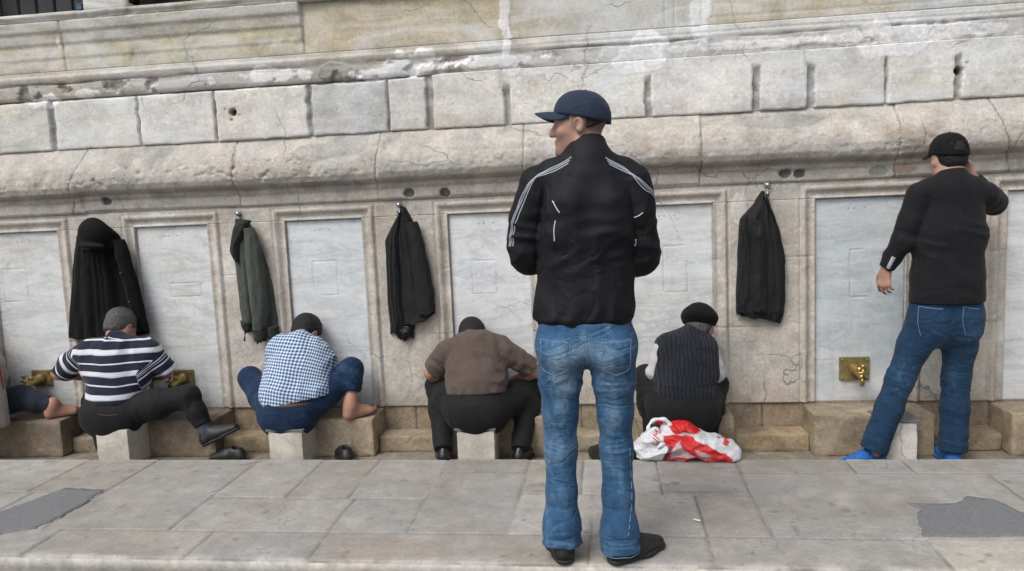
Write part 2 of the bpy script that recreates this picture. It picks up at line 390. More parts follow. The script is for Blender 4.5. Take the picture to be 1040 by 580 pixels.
BJ = [-4.9, -4.25, -3.545, -2.945, -2.425, -1.80, -1.297, -1.036, -.562, .275, .893, 1.19, 1.605, 1.985, 2.62, 3.2]
WIDE = {2: .030, 5: .022, 7: .04, 8: .030, 9: .032, 10: .036, 11: .032, 13: .028}
BT = [(.56, .555, .52), (.54, .54, .49), (.60, .605, .575), (.62, .625, .60), (.64, .62, .575), (.47, .48, .475), (.56, .565, .55), (.60, .59, .55), (.66, .66, .63), (.69, .69, .675), (.61, .62, .61), (.60, .60, .575), (.63, .625, .585), (.62, .62, .59), (.6, .6, .58), (.6, .6, .58)]
def lime_mask(X, Z):
    m = np.zeros(X.shape)
    for cx, cz, rx, rz in ((-3.56, 2.205, .13, .045), (-3.28, 2.225, .10, .035), (-2.43, 2.265, .035, .035), (-2.02, 2.275, .26, .05), (-1.12, 2.29, .19, .075), (.27, 2.265, .14, .085), (1.66, 2.275, .26, .07),
                           (-.55, 2.23, .07, .05), (-.55, 2.5, .035, .25), (.585, 2.47, .05, .20), (1.0, 2.262, .80, .022), (-3.42, 2.555, .022, .05), (-.7, 2.265, .40, .028), (1.9, 2.26, .35, .035), (-1.3, 2.24, .22, .03), (.2, 2.20, .16, .05), (1.6, 2.20, .2, .05)):
        m = np.maximum(m, ss(1.0, .72, ((X-cx)/rx)**2+((Z-cz)/rz)**2*.8+1.5*fbm(X, Z, .075, 150, 5)))
    return m
def f_blocks(X, Z):
    wx = X+.012*fbm(X, Z, .06, 160, 4); wz = Z+.010*fbm(X, Z, .08, 161, 4); rgt = ss(-1.2, -.4, X); up_ = ss(2.07, 2.15, Z+.05*fbm(X, Z, .1, 159))*rgt; d = np.full(X.shape, .028); tint = tintf(X, (.2, .19, .175))
    jm = np.ones(X.shape)
    for k in range(len(BJ)-1):
        wa = WIDE.get(k, .010)/2; wb = WIDE.get(k+1, .010)/2
        a, b_ = BJ[k]+wa, BJ[k+1]-wb; e = np.minimum(np.minimum(wx-a, b_-wx), np.minimum(wz-1.884, 2.205+.06*rgt-wz))
        m = np.maximum(ss(-.002, .006, e), up_*ss(-.06, -.04, e)); h = .044+.0035*math.sin(k*2.1)-.008*np.exp(-np.maximum(e, 0)/.006)*(1-up_)
        if k == 7: m = np.maximum(m, 0)
        d = np.where(m > .02, .016+(h-.016)*m, d*0+.018+0*d) if False else d*(1-m)+h*m
        tint = tint*(1-m[..., None])+col3(BT[k])*m[..., None]; jm = np.minimum(jm, 1-m)
    d = d-jm*.012
    mort = ss(.1, .5, fbm(X, Z, .06, 162, 3)); tint = lerp3(tint, (.10, .09, .08), jm*mort*.8); tint = lerp3(tint, (.33, .33, .32), jm*(1-mort)*.7); tint = lerp3(tint, LIME, up_*.35*ss(-.3, .3, fbm(X, Z, .09, 158, 4)))
    blk = 1-jm
    tint = lerp3(tint, (.50, .44, .355), blk*ss(.1, .7, fbm(X, Z, .33, 163))*.45)
    tint = lerp3(tint, (.44, .47, .49), blk*ss(.1, .7, fbm(X, Z, .24, 164, 4, .4))*.45)
    tint = lerp3(tint, (.55, .56, .55), rgt*ss(2.12, 2.21, Z+.03*fbm(X, Z, .12, 157))*.9)
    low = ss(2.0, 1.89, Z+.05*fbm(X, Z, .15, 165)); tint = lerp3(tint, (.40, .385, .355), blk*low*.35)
    # dark weathering on the block left of the joint at -1.8 .. -1.3
    m = blk*(X > -1.80)*(X < -1.3)*ss(-.2, .5, fbm(X, Z, .10, 166))*.45; tint = lerp3(tint, (.30, .30, .295), m)
    for cx, cz in ((-2.302, 2.062), (1.983, 2.045)):
        r = np.hypot(X-cx, Z-cz); m = ss(.026, .018, r); d = d-.05*m; tint = lerp3(tint, (.03, .028, .025), m)
        m2 = ss(.3, .5, fbm(X, Z, .035, 167, 3))*ss(.085, .045, r)*(1-m); d = d-.008*m2; tint = lerp3(tint, (.13, .12, .105), m2)
    lm = lime_mask(X, Z); tint = lerp3(tint, LIME, lm*.85); d = d+.002*lm+.0015*fbm(X, Z, .03, 168, 3)
    return d, tint, .35*blk
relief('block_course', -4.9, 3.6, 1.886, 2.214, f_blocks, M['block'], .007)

def f_band(X, Z):    # ragged mortar band and the lip of the upper course
    z = Z+.006*fbm(X, Z, .5, 170, 2)
    d = np.interp(z, [2.214, 2.235, 2.27, 2.30, 2.315, 2.335, 2.35, 2.36, 2.372, 2.385], [.036, .046, .048, .046, .050, .058, .062, .056, .050, .048])
    rag = fbm(X, Z, .10, 171, 5); right = ss(-1.0, .0, X)
    flat_ = np.interp(z, [2.214, 2.30, 2.335, 2.345, 2.355, 2.385], [.042, .048, .052, .044, .050, .048]); d = d*(1-right*.8)+flat_*right*.8
    hole = ss(.12, .3, rag)*ss(2.33, 2.28, Z)*(1-right*.75); d = d-.02*hole
    tint = tintf(X, (.36, .345, .31)); tint = lerp3(tint, (.55, .56, .55), right*.9)
    tint = lerp3(tint, (.155, .14, .12), hole*.8); tint = lerp3(tint, (.50, .47, .40), ss(2.32, 2.335, Z)*ss(2.37, 2.35, Z)*(1-right)*.8)
    tint = lerp3(tint, (.45, .43, .39), ss(.0, .6, fbm(X, Z, .2, 172))*.4*(1-.7*right*ss(2.30, 2.24, Z)))
    m = ss(1, .85, ((X+1.62)/.11)**2+((Z-2.27)/.055)**2+.4*fbm(X, Z, .07, 173)); tint = lerp3(tint, (.30, .29, .26), m); d = d+.008*m
    g = ss(.006, .002, np.abs(Z-2.312+.008*fbm(X, Z, .2, 174)))*ss(-.3, .2, fbm(X, Z, .4, 175)); d = d-.01*g; tint = lerp3(tint, (.09, .08, .07), g*.8)
    lm = lime_mask(X, Z); tint = lerp3(tint, LIME, lm*.85); d = d+.002*lm
    return d, tint, .4*np.ones(X.shape)
relief('mortar_band', -4.9, 3.6, 2.214, 2.385, f_band, M['block'], .007)

FJ = [-4.9, -3.40, -1.803, -.545, .585, 1.716, 2.9]
FT = [(.48, .44, .31), (.47, .445, .315), (.47, .42, .29), (.48, .455, .37), (.49, .45, .34), (.50, .53, .53), (.5, .52, .5)]
def f_frieze(X, Z):
    d = np.full(X.shape, .046); tint = tintf(X, (.45, .43, .36)); jm = np.full(X.shape, 9.)
    for k in range(len(FJ)-1):
        m = ss(FJ[k]-.003, FJ[k]+.003, X)*ss(FJ[k+1]+.003, FJ[k+1]-.003, X); tint = tint*(1-m[..., None])+col3(FT[k])*m[..., None]; d = d+m*.003*math.sin(k*3.)
    for l in FJ: jm = np.minimum(jm, np.abs(X-l+.006*fbm(X, Z, .1, 180)))
    g = ss(.008, .002, jm)*(X < -1) + ss(.004, .001, jm)*(X >= -1)*.5; d = d-.010*g; tint = lerp3(tint, (.12, .11, .09), g*.8)
    grey = ss(-.62, -.1, X)*ss(.75, .45, X); tint = lerp3(tint, (.47, .48, .46), grey*.75)
    rt = ss(.62, .72, X)
    # recessed border of the grey block (double line) around x .33 .. .5
    for l in (.345, .375, .43, .47): 
        gl = ss(.004, .001, np.abs(X-l)); d = d-.004*gl; tint = lerp3(tint, (.28, .27, .25), gl*.6)
    # left part carries mouldings that step out towards the sill
    left = ss(-1.795, -1.81, X); dz = np.interp(Z, [2.385, 2.46, 2.47, 2.545, 2.56, 2.62, 2.63, 2.69], [0, .004, .010, .010, .020, .024, .036, .040]); d = d+left*dz
    st = ss(-.15, .5, fbm(X, Z, .045, 181, 4, 7)); tint = lerp3(tint, (.37, .30, .185), st*.28*(1-grey))
    tint = lerp3(tint, (.37, .36, .33), left*ss(2.54, 2.56, Z)*.75)
    tint = lerp3(tint, (.42, .46, .45), ss(1.6, 2.2, X)*.6*ss(-.5, .4, fbm(X, Z, .4, 182)))
    tint = lerp3(tint, (.55, .53, .46), ss(.05, .6, fbm(X, Z, .2, 183))*.4)
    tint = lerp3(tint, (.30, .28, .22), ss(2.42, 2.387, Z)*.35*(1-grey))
    f2 = ss(.004, .001, np.abs(Z-2.43+.0*X))*ss(.6, .62, X); d = d-.003*f2; tint = lerp3(tint, (.30, .28, .23), f2*.5)
    lm = lime_mask(X, Z); tint = lerp3(tint, LIME, lm*.85); d = d+.005*lm
    # flaked lower faces on the second block
    m = ss(.15, .4, fbm(X, Z, .12, 184, 4))*left*ss(2.52, 2.48, Z); d = d-.005*m; tint = lerp3(tint, (.50, .50, .44), m*.6)
    return d+.0018*fbm(X, Z, .05, 185, 3), tint, .25*np.ones(X.shape)
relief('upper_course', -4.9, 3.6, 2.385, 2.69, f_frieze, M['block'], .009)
def f_sill(X, Z):
    z = Z+.004*fbm(X, Z, .3, 190); d = np.interp(z, [2.69, 2.697, 2.703, 2.709, 2.715, 2.735, 2.745], [.085, .095, .082, .09, .10, .10, .08])
    rag = ss(.15, .45, fbm(X, Z, .18, 191, 4)); d = d-.012*rag
    tint = tintf(X, (.36, .34, .29)); tint = lerp3(tint, (.26, .25, .235), rag*.7)
    g = ss(.004, .0015, np.abs(z-2.703))*ss(-.2, .3, fbm(X, Z, .5, 192)); d = d-.012*g; tint = lerp3(tint, (.10, .085, .07), g*.8)
    r = ss(-2.2, -2.1, X); tint = lerp3(tint, (.42, .41, .38), r*.6)
    return d, tint, .3*np.ones(X.shape)
relief('sill_moulding', -4.9, 3.6, 2.69, 2.745, f_sill, M['block'], .009)
def f_high(X, Z):
    tint = tintf(X, (.42, .40, .35)); tint = lerp3(tint, (.30, .29, .26), ss(0, .6, fbm(X, Z, .3, 195))*.6)
    g = ss(.012, .004, near_lines(Z, [3.2, 3.65, 4.1, 4.55])); d = .02+.004*fbm(X, Z, .1, 196)-.008*g
    return d, lerp3(tint, (.15, .14, .12), g*.7), .5*np.ones(X.shape)
for a, b_ in ((-4.9, -4.3), (-3.26, -2.96), (-2.2, 3.6)):
    relief('upper_pier', a, b_, 2.745, 4.6, f_high, M['block'], .03)
relief('upper_lintel', -4.9, 3.6, 4.6, 5.2, f_high, M['block'], .03)
# coarse continuation of the wall on both sides, out of frame
for a, b_ in ((-9, -4.9), (3.6, 9)):
    relief('side_wall', a, b_, -.1, 5.2, f_high, M['travertine'], .06)
# dark openings of the windows above the sill: reveal, glass set back, grille bars
for k, (a, b_) in enumerate(((-4.3, -3.26), (-2.96, -2.2))):
    V, Fl = box_vf(a+.001, b_-.001, .30, .34, 2.745, 4.6, 0); win = mesh_obj('window', V, Fl, M['void'], wall, False)
    V, Fl = join_vf([tube_vf([(x, .10, 2.745), (x, .10, 4.6)], .011, 6) for x in np.arange(a+.1, b_-.03, .13)]+[tube_vf([(a, .085, z), (b_, .085, z)], .009, 6) for z in (3.0, 3.3, 3.6, 3.9, 4.2, 4.5)])
    mesh_obj('window_grille', V, Fl, M['iron'], win)
    V, Fl = join_vf([box_vf(a-.1, a, .0, .34, 2.79, 4.6, 0), box_vf(b_, b_+.1, .0, .34, 2.79, 4.6, 0), box_vf(a-.1, b_+.1, .12, .34, 2.70, 2.744, .003)])
    mesh_obj('window_reveal', V, Fl, M['iron'] if False else M['road'], win, False)
    if k == 0:
        V, Fl = join_vf([box_vf(-3.47+.06*i, -3.43+.06*i, .20, .24, 2.76+.07*j, 2.80+.07*j, .004) for i in range(3) for j in range(5) if (i*3+j*5) % 7 != 2]); mesh_obj('window_tile', V, Fl, M['glass_blue'], win, False)

# foot platforms below each panel and the low steps between them (parts of the wall)
def stone_box(name, x0, x1, y0, y1, z0, z1, mat, tintc, parent, seed, res=.014, wear=.012, var=.5):
    """box with worn rounded edges, built as a displaced grid cube"""
    nx, ny, nz = [max(3, int(abs(q)/res)+2) for q in (x1-x0, y1-y0, z1-z0)]
    Vs = []; Fs = []; n = 0
    def face(o, u, v, nu, nv, flip=False):
        nonlocal n
        A, B = np.meshgrid(np.linspace(0, 1, nu), np.linspace(0, 1, nv), indexing='ij')
        P = np.array(o, float)+A[..., None]*np.array(u, float)+B[..., None]*np.array(v, float); Vs.append(P.reshape(-1, 3))
        f = grid_faces(nu, nv)+n; Fs.append(f[:, ::-1] if flip else f); n += nu*nv
    dx, dy, dz = x1-x0, y1-y0, z1-z0
    face((x0, y0, z0), (dx, 0, 0), (0, 0, dz), nx, nz); face((x0, y1, z0), (dx, 0, 0), (0, 0, dz), nx, nz, True)
    face((x0, y0, z1), (dx, 0, 0), (0, dy, 0), nx, ny); face((x0, y0, z0), (dx, 0, 0), (0, dy, 0), nx, ny, True)
    face((x0, y0, z0), (0, dy, 0), (0, 0, dz), ny, nz, True); face((x1, y0, z0), (0, dy, 0), (0, 0, dz), ny, nz)
    V = np.vstack(Vs); Fc = np.vstack(Fs)
    c = np.array([(x0+x1)/2, (y0+y1)/2, (z0+z1)/2]); hs = np.array([dx, dy, dz])/2
    q = V-c; r = wear*(1+.7*noise3(V/.05+seed))[:, None]; inner = np.clip(q, -(hs-r), hs-r); dd = q-inner; L = np.linalg.norm(dd, axis=1, keepdims=True)
    edge = (np.sum(np.abs(dd) > r*.35, axis=1) > 1)[:, None]
    V = c+inner+np.where(L > 1e-6, dd/np.maximum(L, 1e-6)*r, 0)
    V += (.0022*noise3(V/.03+seed*3)+.003*noise3(V/.11+seed*5))[:, None]*np.sign(q)*0.7
    t = np.tile(col3(tintc), (len(V), 1)); n1 = noise3(V/.13+seed); n2 = noise3(V/.05+seed*2.)
    t *= (1+var*.45*n1+var*.25*n2)[:, None]
    return mesh_obj(name, V, Fc, mat, parent, True, {'tint': t, 'pore': np.ones(len(V))})
for i, c in enumerate(PCX):
    if not 0 < i < 8: continue
    stone_box('foot_platform', c-.325, c+.325, -.272, -.0075, -.1, .142, M['step'], [(.20, .165, .12), (.19, .155, .115), (.29, .245, .18), (.28, .235, .17), (.27, .22, .155), (.30, .25, .18), (.29, .24, .17)][i-1], wall, i*7.7)
for i in range(len(PCX)-1):
    a, b_ = PCX[i]+.328, PCX[i+1]-.328
    stone_box('step', a, b_, -.185, -.0075, -.1, .003, M['step'], [(.27, .22, .155), (.29, .25, .185), (.29, .23, .145)][i % 3], wall, 40+i*3.3)

# ------------------------------------------------------------------ ground
def f_floor(X, Yg):
    t = tintf(X, (.22, .195, .155)); t = lerp3(t, (.13, .115, .09), ss(0, .6, fbm(X, Yg, .25, 201))*.7); t = lerp3(t, (.34, .31, .25), ss(.2, .7, fbm(X, Yg, .4, 202))*.6)
    return t
def ground_sheet(name, x0, x1, y0, y1, z, mat, res, tf, zf=None, label=None):
    nx = int((x1-x0)/res)+2; ny = int((y1-y0)/res)+2
    X, Yg = np.meshgrid(np.linspace(x0, x1, nx), np.linspace(y0, y1, ny), indexing='ij')
    Z = np.full(X.shape, z)+(zf(X, Yg) if zf else 0); t = tf(X, Yg)
    o = mesh_obj(name, np.stack([X, Yg, Z], -1).reshape(-1, 3), grid_faces(nx, ny), mat, None, True, {'tint': t.reshape(-1, 3), 'pore': np.ones(X.size)*.7})
    return prop(o, kind='structure')
ground_sheet('water_channel', -9, 9, -.62, .05, -.1, M['step'], .02, f_floor, lambda X, Yg: .003*fbm(X, Yg, .1, 203))

SLABS = [(-4.9, -3.1, -1.1, -.59, 0), (-3.1, -2.66, -1.1, -.59, 4), (-2.66, -2.03, -1.54, -.59, 0), (-2.03, -1.64, -1.16, -.59, 1), (-1.64, -1.31, -1.16, -.59, 2), (-1.31, -.91, -1.16, -.59, 1),
         (-.91, -.45, -.80, -.59, 2), (-.91, -.45, -1.54, -.80, 3), (-.45, -.155, -1.09, -.59, 2), (-.155, .235, -1.09, -.59, 3), (-.45, -.10, -1.54, -1.09, 0), (-.10, .385, -1.54, -1.09, 1), (.235, .65, -1.10, -.59, 3),
         (.385, .65, -1.54, -1.10, 4), (.65, 1.22, -.80, -.59, 2), (.65, 1.83, -1.54, -.80, 0), (1.22, 1.50, -.80, -.59, 0), (1.50, 2.4, -.80, -.59, 1), (1.83, 2.9, -1.54, -.80, 1), (2.4, 3.6, -.80, -.59, 3), (2.9, 4.2, -1.54, -.8, 0),
         (-2.03, -1.27, -1.54, -1.16, 1), (-1.27, -.91, -1.54, -1.16, 0), (-3.06, -2.66, -1.54, -1.1, 3), (-4.9, -3.06, -1.54, -1.1, 1),
         (-4.9, -3.4, -1.80, -1.54, 1), (-3.4, -2.55, -1.80, -1.54, 3), (-2.55, -1.80, -1.80, -1.54, 2), (-1.80, -1.26, -1.80, -1.54, 3), (-1.26, -.10, -1.80, -1.54, 4), (-.10, .38, -1.80, -1.54, 1), (.38, 1.25, -1.80, -1.54, 0), (1.25, 2.3, -1.80, -1.54, 5), (2.3, 3.4, -1.8, -1.54, 1), (3.4, 4.6, -1.8, -1.54, 0)]
ST = [(.315, .311, .300), (.295, .290, .279), (.28, .267, .249), (.305, .302, .294), (.265, .250, .232), (.40, .395, .355)]
def f_pave(X, Yg):
    t = tintf(X, (.34, .325, .30)); z = np.zeros(X.shape); e = np.full(X.shape, -9.); rr = random.Random(5)
    wx = X+.003*fbm(X, Yg, .1, 210, 3); wy = Yg+.003*fbm(X, Yg, .12, 211, 3)
    for k, (a, b_, c, d, ti) in enumerate(SLABS):
        s = np.minimum(np.minimum(wx-a, b_-wx), np.minimum(wy-c, d-wy)); m = s > 0; e = np.maximum(e, s)
        v = 1+rr.uniform(-.10, .10); t[m] = col3(ST[ti])*v; z = np.where(m, rr.uniform(-.0015, .0015)+(X-(a+b_)/2)*rr.uniform(-.003, .003), z)
    g = ss(.0075, .002, e)*ss(-.5, .1, fbm(X, Yg, .25, 219)+.3*(e < .004)); z = z-.008*g; t = lerp3(t, (.10, .095, .08), g*.72)
    t = lerp3(t, (.215, .208, .195), ss(.0, .6, fbm(X, Yg, .30, 212))*.6); t = lerp3(t, (.39, .385, .37), ss(.1, .6, fbm(X, Yg, .17, 213))*.35)
    t = lerp3(t, (.15, .14, .13), ss(.46, .56, fbm(X, Yg, .055, 214, 3))*.6)          # gum and grime spots
    t = lerp3(t, (.36, .30, .25), ss(.35, .6, fbm(X, Yg, .4, 215))*.3)
    worn = ss(-1.74, -1.80, Yg+.03*fbm(X, Yg, .06, 216, 3)); t = lerp3(t, (.45, .44, .42), worn*.7*ss(-.4, .3, fbm(X, Yg, .08, 217, 3)))
    hatch = ss(-.1, .4, np.sin((X*.7+Yg)*420+2*fbm(X, Yg, .1, 218)))*(X > 1.25)*(X < 2.3)*(Yg < -1.54); t = lerp3(t, (.33, .31, .27), hatch*.5)
    l = ss(.10, .02, Yg+.0+1.0-.0)*0
    edge = ss(-.64, -.595, Yg+.01*fbm(X, Yg, .1, 220)); t = lerp3(t, (.45, .44, .40), edge*.35); z = z-.010*ss(-.602, -.59, Yg)
    rough_l = ss(-2.3, -2.8, X)*ss(-1.45, -1.6, Yg); z = z+rough_l*.006*fbm(X, Yg, .09, 221, 4); t = lerp3(t, (.22, .22, .22), rough_l*ss(.0, .4, fbm(X, Yg, .13, 222, 4))*.6)
    # dark wet line left of the fourth man
    for cx, cy, rx, ry in ((-.33, -.98, .12, .035), (.33, -1.06, .22, .018), (-.32, -1.05, .13, .02)):
        m = ss(1, .7, ((X-cx)/rx)**2+((Yg-cy)/ry)**2+.6*fbm(X, Yg, .05, 223)); t = lerp3(t, (.20, .205, .215), m*.7)
    return t, z
_nx, _ny = int(9.5/.010), int(1.22/.007)
X, Yg = np.meshgrid(np.linspace(-4.9, 4.6, _nx), np.linspace(-1.80, -.59, _ny), indexing='ij'); tt, zz = f_pave(X, Yg); zz = zz+.0010*fbm(X, Yg, .04, 230, 3)
V = np.stack([X, Yg, zz], -1)
# drop both long edges as stone faces: channel side and the kerb's street side
kx = X[:, 0]
rows = []; 
for (yy, z_, tcol) in ((-1.808, -.012, (.44, .43, .40)), (-1.812, -.05, (.27, .26, .245)), (-1.815, -.14, (.22, .215, .205))):
    n_ = noise3(np.stack([kx/.03, kx*0+z_*60, kx*0+1.5], -1))*.003
    rows.append((np.stack([kx, yy+n_, np.full_like(kx, z_)], -1), np.tile(col3(tcol), (len(kx), 1))*(1+.25*n_[:, None]/.003)))
rows = rows[::-1]
pre = np.stack([r[0] for r in rows], 1); pret = np.stack([r[1] for r in rows], 1)
post = np.stack([np.stack([kx, np.full_like(kx, -.586), np.full_like(kx, -.02)], -1), np.stack([kx, np.full_like(kx, -.585), np.full_like(kx, -.11)], -1)], 1)
V = np.concatenate([pre, V, post], 1); T = np.concatenate([pret, tt, tt[:, -1:], tt[:, -1:]], 1)
pave = mesh_obj('pavement', V.reshape(-1, 3), grid_faces(V.shape[0], V.shape[1]), M['paving'], None, True, {'tint': T.reshape(-1, 3), 'pore': np.full(V.shape[0]*V.shape[1], .6)})
prop(pave, kind='structure')
ground_sheet('road', -60, 60, -80, -1.80, -.13, M['road'], 2.0, lambda X, Yg: tintf(X, (.1, .1, .1)))
ground_sheet('outer_pavement', -30, -4.9, -1.8, 0, -.005, M['paving'], .5, lambda X, Yg: tintf(X, (.36, .35, .33)))
ground_sheet('outer_pavement', 4.6, 30, -1.8, 0, -.005, M['paving'], .5, lambda X, Yg: tintf(X, (.36, .35, .33)))

def ragged_patch(name, poly, z, mat, seed, amp=.02):
    q = [at_ground(x, y)[:2] for x, y in poly]; q = np.array(q+[q[0]]); L = np.r_[0, np.cumsum(np.linalg.norm(np.diff(q, axis=0), axis=1))]; tt_ = np.linspace(0, L[-1], 260, endpoint=False)
    P = np.stack([np.interp(tt_, L, q[:, 0]), np.interp(tt_, L, q[:, 1])], -1)
    for sc_, am in ((.16, amp), (.05, amp*.6), (.018, amp*.35)):
        P = P+np.stack([noise3(np.stack([P[:, 0]/sc_, P[:, 1]/sc_, P[:, 0]*0+seed], -1)), .7*noise3(np.stack([P[:, 0]/sc_, P[:, 1]/sc_, P[:, 0]*0+seed+9], -1))], -1)*am
    c = P.mean(0); n = len(P); V = [(x, y, -.004) for x, y in P]; rings = [.99, .9, .75, .6, .45, .3, .15]
    for k, r in enumerate(rings):
        R_ = c+(P-c)*r; zz_ = z*(.35 if k == 0 else 1)+.0016*noise3(np.stack([R_[:, 0]/.04, R_[:, 1]/.04, R_[:, 0]*0+seed], -1)); V += [(x, y, h_) for (x, y), h_ in zip(R_, zz_)]
    V.append((c[0], c[1], z)); Fl = [[k*n+j, k*n+(j+1) % n, (k+1)*n+(j+1) % n, (k+1)*n+j] for k in range(len(rings)) for j in range(n)]
    Fl += [[len(rings)*n+j, len(rings)*n+(j+1) % n, len(V)-1] for j in range(n)]
    return prop(mesh_obj(name, V, Fl, mat), kind='structure')
ragged_patch('asphalt_patch', [(-60, 538), (0, 521), (64, 496), (108, 497), (84, 512), (60, 526), (37, 537), (10, 541), (-60, 560)], .0045, M['asphalt'], 3.3, .018)
ragged_patch('asphalt_patch', [(921, 511), (932, 517), (934, 534), (938, 545), (1040, 546), (1100, 547), (1100, 528), (1040, 520), (1009, 507), (986, 504), (967, 511), (945, 512)], .0045, M['asphalt'], 8.1, .014)

# ------------------------------------------------------------------ stools, taps, hooks
def stool(px0, px1, z_top, label, slab, tc, seed, yf=-.48):
    x0 = at(px0, 450, -.48)[0]; x1 = at(px1, 450, -.48)[0]; c = (x0+x1)/2
    if slab is None:
        o = stone_box('stone_stool', x0, x1, -.48, -.25, -.1, z_top, M['stool_stone'], tc, None, seed, .012, .006, .35)
        rebase(o, (c, -.365, -.1)); o.parent = None
    else:
        o = empty('stone_stool', (c, -.365, -.1))
        a = stone_box('base', x0, x1, yf, -.25 if yf < -.45 else -.275, -.1, z_top-.014, M['stool_stone'], tc, None, seed, .012, .006, .35); adopt(a, o)
        V, Fl = box_vf(x0-(.012 if seed != 5. else .035), x1+.012, yf-.008, slab, z_top-.0135, z_top, .003); s = mesh_obj('top_slab', V, Fl, M['slab'], None, False); adopt(s, o)
    return prop(o, label, 'stool', 'stone stools along the water channel')
stool(98, 130, .145, 'speckled white stone stool under the man in the striped shirt, without a slab on top', None, (.50, .48, .43), 1.)
stool(273, 307, .143, 'white stone stool with thin grey slab under the man in the checked shirt', -.24, (.50, .475, .42), 2.)
stool(464, 502, .143, 'white stone stool with thin slab under the man in the brown shirt', -.24, (.50, .48, .43), 3.)
stool(671, 705, .143, 'stone stool hidden behind the plastic bag under the man in the knitted vest', -.24, (.48, .46, .42), 4.)
stool(906, 938, .150, 'empty white stone stool with dark slab between the legs of the black-shirted man', -.20, (.56, .55, .53), 5., -.40)
stool(-75, -40, .143, 'stone stool under the man cut off at the left edge', -.24, (.48, .46, .42), 6.)

def tap(cx, cz, label, bright, parts_seed):
    o = empty('brass_tap', (cx, 0, cz)); prop(o, label, 'tap', 'brass taps in the marble panels')
    P = lambda *p: (cx+p[0], p[1], cz+p[2])
    m1 = M['brass_new'] if bright else M['brass_stain']; m2 = M['brass_new'] if bright else M['brass']
    hw = .085 if bright else .072; hh = .07 if bright else .055
    V, Fl = box_vf(cx-hw, cx+hw, -.016, .002, cz-hh, cz+hh, .005); adopt(mesh_obj('wall_plate', V, Fl, M['brass_stain'], None, False), o)
    V, Fl = join_vf([tube_vf(spline([P(0, -.01, .0), P(0, -.06, -.004), P(0, -.12, -.012), P(0, -.165, -.022)], 12), np.interp(np.linspace(0, 1, 12), [0, .15, .3, .8, 1], [.038, .034, .026, .019, .021]), 16),
                     tube_vf([P(0, -.15, -.018), P(0, -.152, -.07)], [.015, .012], 14), tube_vf([P(0, -.105, .0), P(0, -.105, .03)], .016, 14)]); adopt(mesh_obj('spout', V, Fl, m2), o)
    V, Fl = join_vf([tube_vf([P(0, -.165, -.02), P(0, -.165, .035)], .007, 10), tube_vf([P(0, -.165, .033), P(0, -.165, .040), P(0, -.165, .055), P(0, -.165, .062)], [.006, .014, .014, .005], 12), tube_vf([P(-.03, -.165, .01), P(.03, -.165, .01)], [.006, .006], 8)])
    adopt(mesh_obj('handle', V, Fl, m2), o)
    for sx in (-1, 1):
        for sz in (-1, 1): adopt(mesh_obj('screw', *tube_vf([P(sx*(hw-.015), -.016, sz*(hh-.015)), P(sx*(hw-.015), -.021, sz*(hh-.015))], .005, 8), m1), o)
tap(-3.855, .37, 'tarnished brass tap left of the man in the striped shirt', False, 1)
tap(-2.82, .355, 'tarnished brass tap right of the man in the striped shirt, above his raised knee', False, 2)
tap(1.448, .35, 'shiny brass tap on a square plate beside the black-shirted man', True, 3)
for i, nm in ((3, 'checked shirt'), (4, 'brown shirt'), (5, 'knitted vest')): pass

def hook(px, py, label):
    p = at(px, py, -.02); o = empty('coat_hook', (p[0], -.02, p[2])); prop(o, label, 'hook', 'steel hooks under the ledge')
    x, z = p[0], p[2]; P = lambda a, b, c: (x+a, b, z+c)
    V, Fl = join_vf([tube_vf([P(0, -.012, 0), P(0, -.03, 0)], [.022, .018], 16), tube_vf([P(0, -.03, 0), P(0, -.038, 0), P(0, -.05, 0), P(0, -.056, 0)], [.008, .016, .016, .006], 14)]); adopt(mesh_obj('rosette', V, Fl, M['steel']), o)
    V, Fl = tube_vf(spline([P(0, -.028, -.01), P(0, -.034, -.05), P(0, -.06, -.062), P(0, -.078, -.045), P(0, -.080, -.03)], 14), .006, 8); adopt(mesh_obj('hook_arm', V, Fl, M['steel']), o)
    return p
# ------------------------------------------------------------------ signed-distance modelling of bodies and clothes
def V3(p): return np.asarray(p, dtype=np.float64)
def unit(v): v = V3(v); return v/(np.linalg.norm(v)+1e-12)
class Cap:
    """tapered capsule a-b; squashed by s along direction w; fa/fb cut the ends flat"""
    def __init__(s, a, b, ra, rb, k=.02, w=None, sq=1., fa=False, fb=False, sub=False, tag=0):
        s.a, s.b, s.ra, s.rb, s.k, s.sq, s.fa, s.fb, s.sub, s.tag = V3(a), V3(b), ra, rb, k, sq, fa, fb, sub, tag
        s.w = None if w is None else unit(w)
    def d(s, p):
        ba = s.b-s.a; L2 = ba@ba+1e-12; h = np.clip(((p-s.a)@ba)/L2, 0, 1); q = p-s.a-h[..., None]*ba
        if s.w is not None and s.sq != 1: q = q+s.w*((q@s.w)*(1/s.sq-1))[..., None]
        d = np.linalg.norm(q, axis=-1)-(s.ra+(s.rb-s.ra)*h)
        u = ba/math.sqrt(L2)
        if s.fb: d = np.maximum(d, (p-s.b)@u)
        if s.fa: d = np.maximum(d, (s.a-p)@u)
        return d
    def lo(s): return np.minimum(s.a, s.b)-max(s.ra, s.rb)*max(1, s.sq)
    def hi(s): return np.maximum(s.a, s.b)+max(s.ra, s.rb)*max(1, s.sq)
class Ell:
    def __init__(s, c, r, axes=None, k=.02, sub=False, tag=0):
        s.c, s.r, s.k, s.sub, s.tag = V3(c), V3(r), k, sub, tag; s.A = np.eye(3) if axes is None else np.array([unit(a) for a in axes])
        s.fa = s.fb = False
    def d(s, p):
        q = ((p-s.c)@s.A.T); a = np.linalg.norm(q/s.r, axis=-1); b = np.linalg.norm(q/(s.r*s.r), axis=-1)+1e-9
        return np.where(a < .05, -s.r.min(), a*(a-1)/b)
    def lo(s): return s.c-s.r.max()
    def hi(s): return s.c+s.r.max()
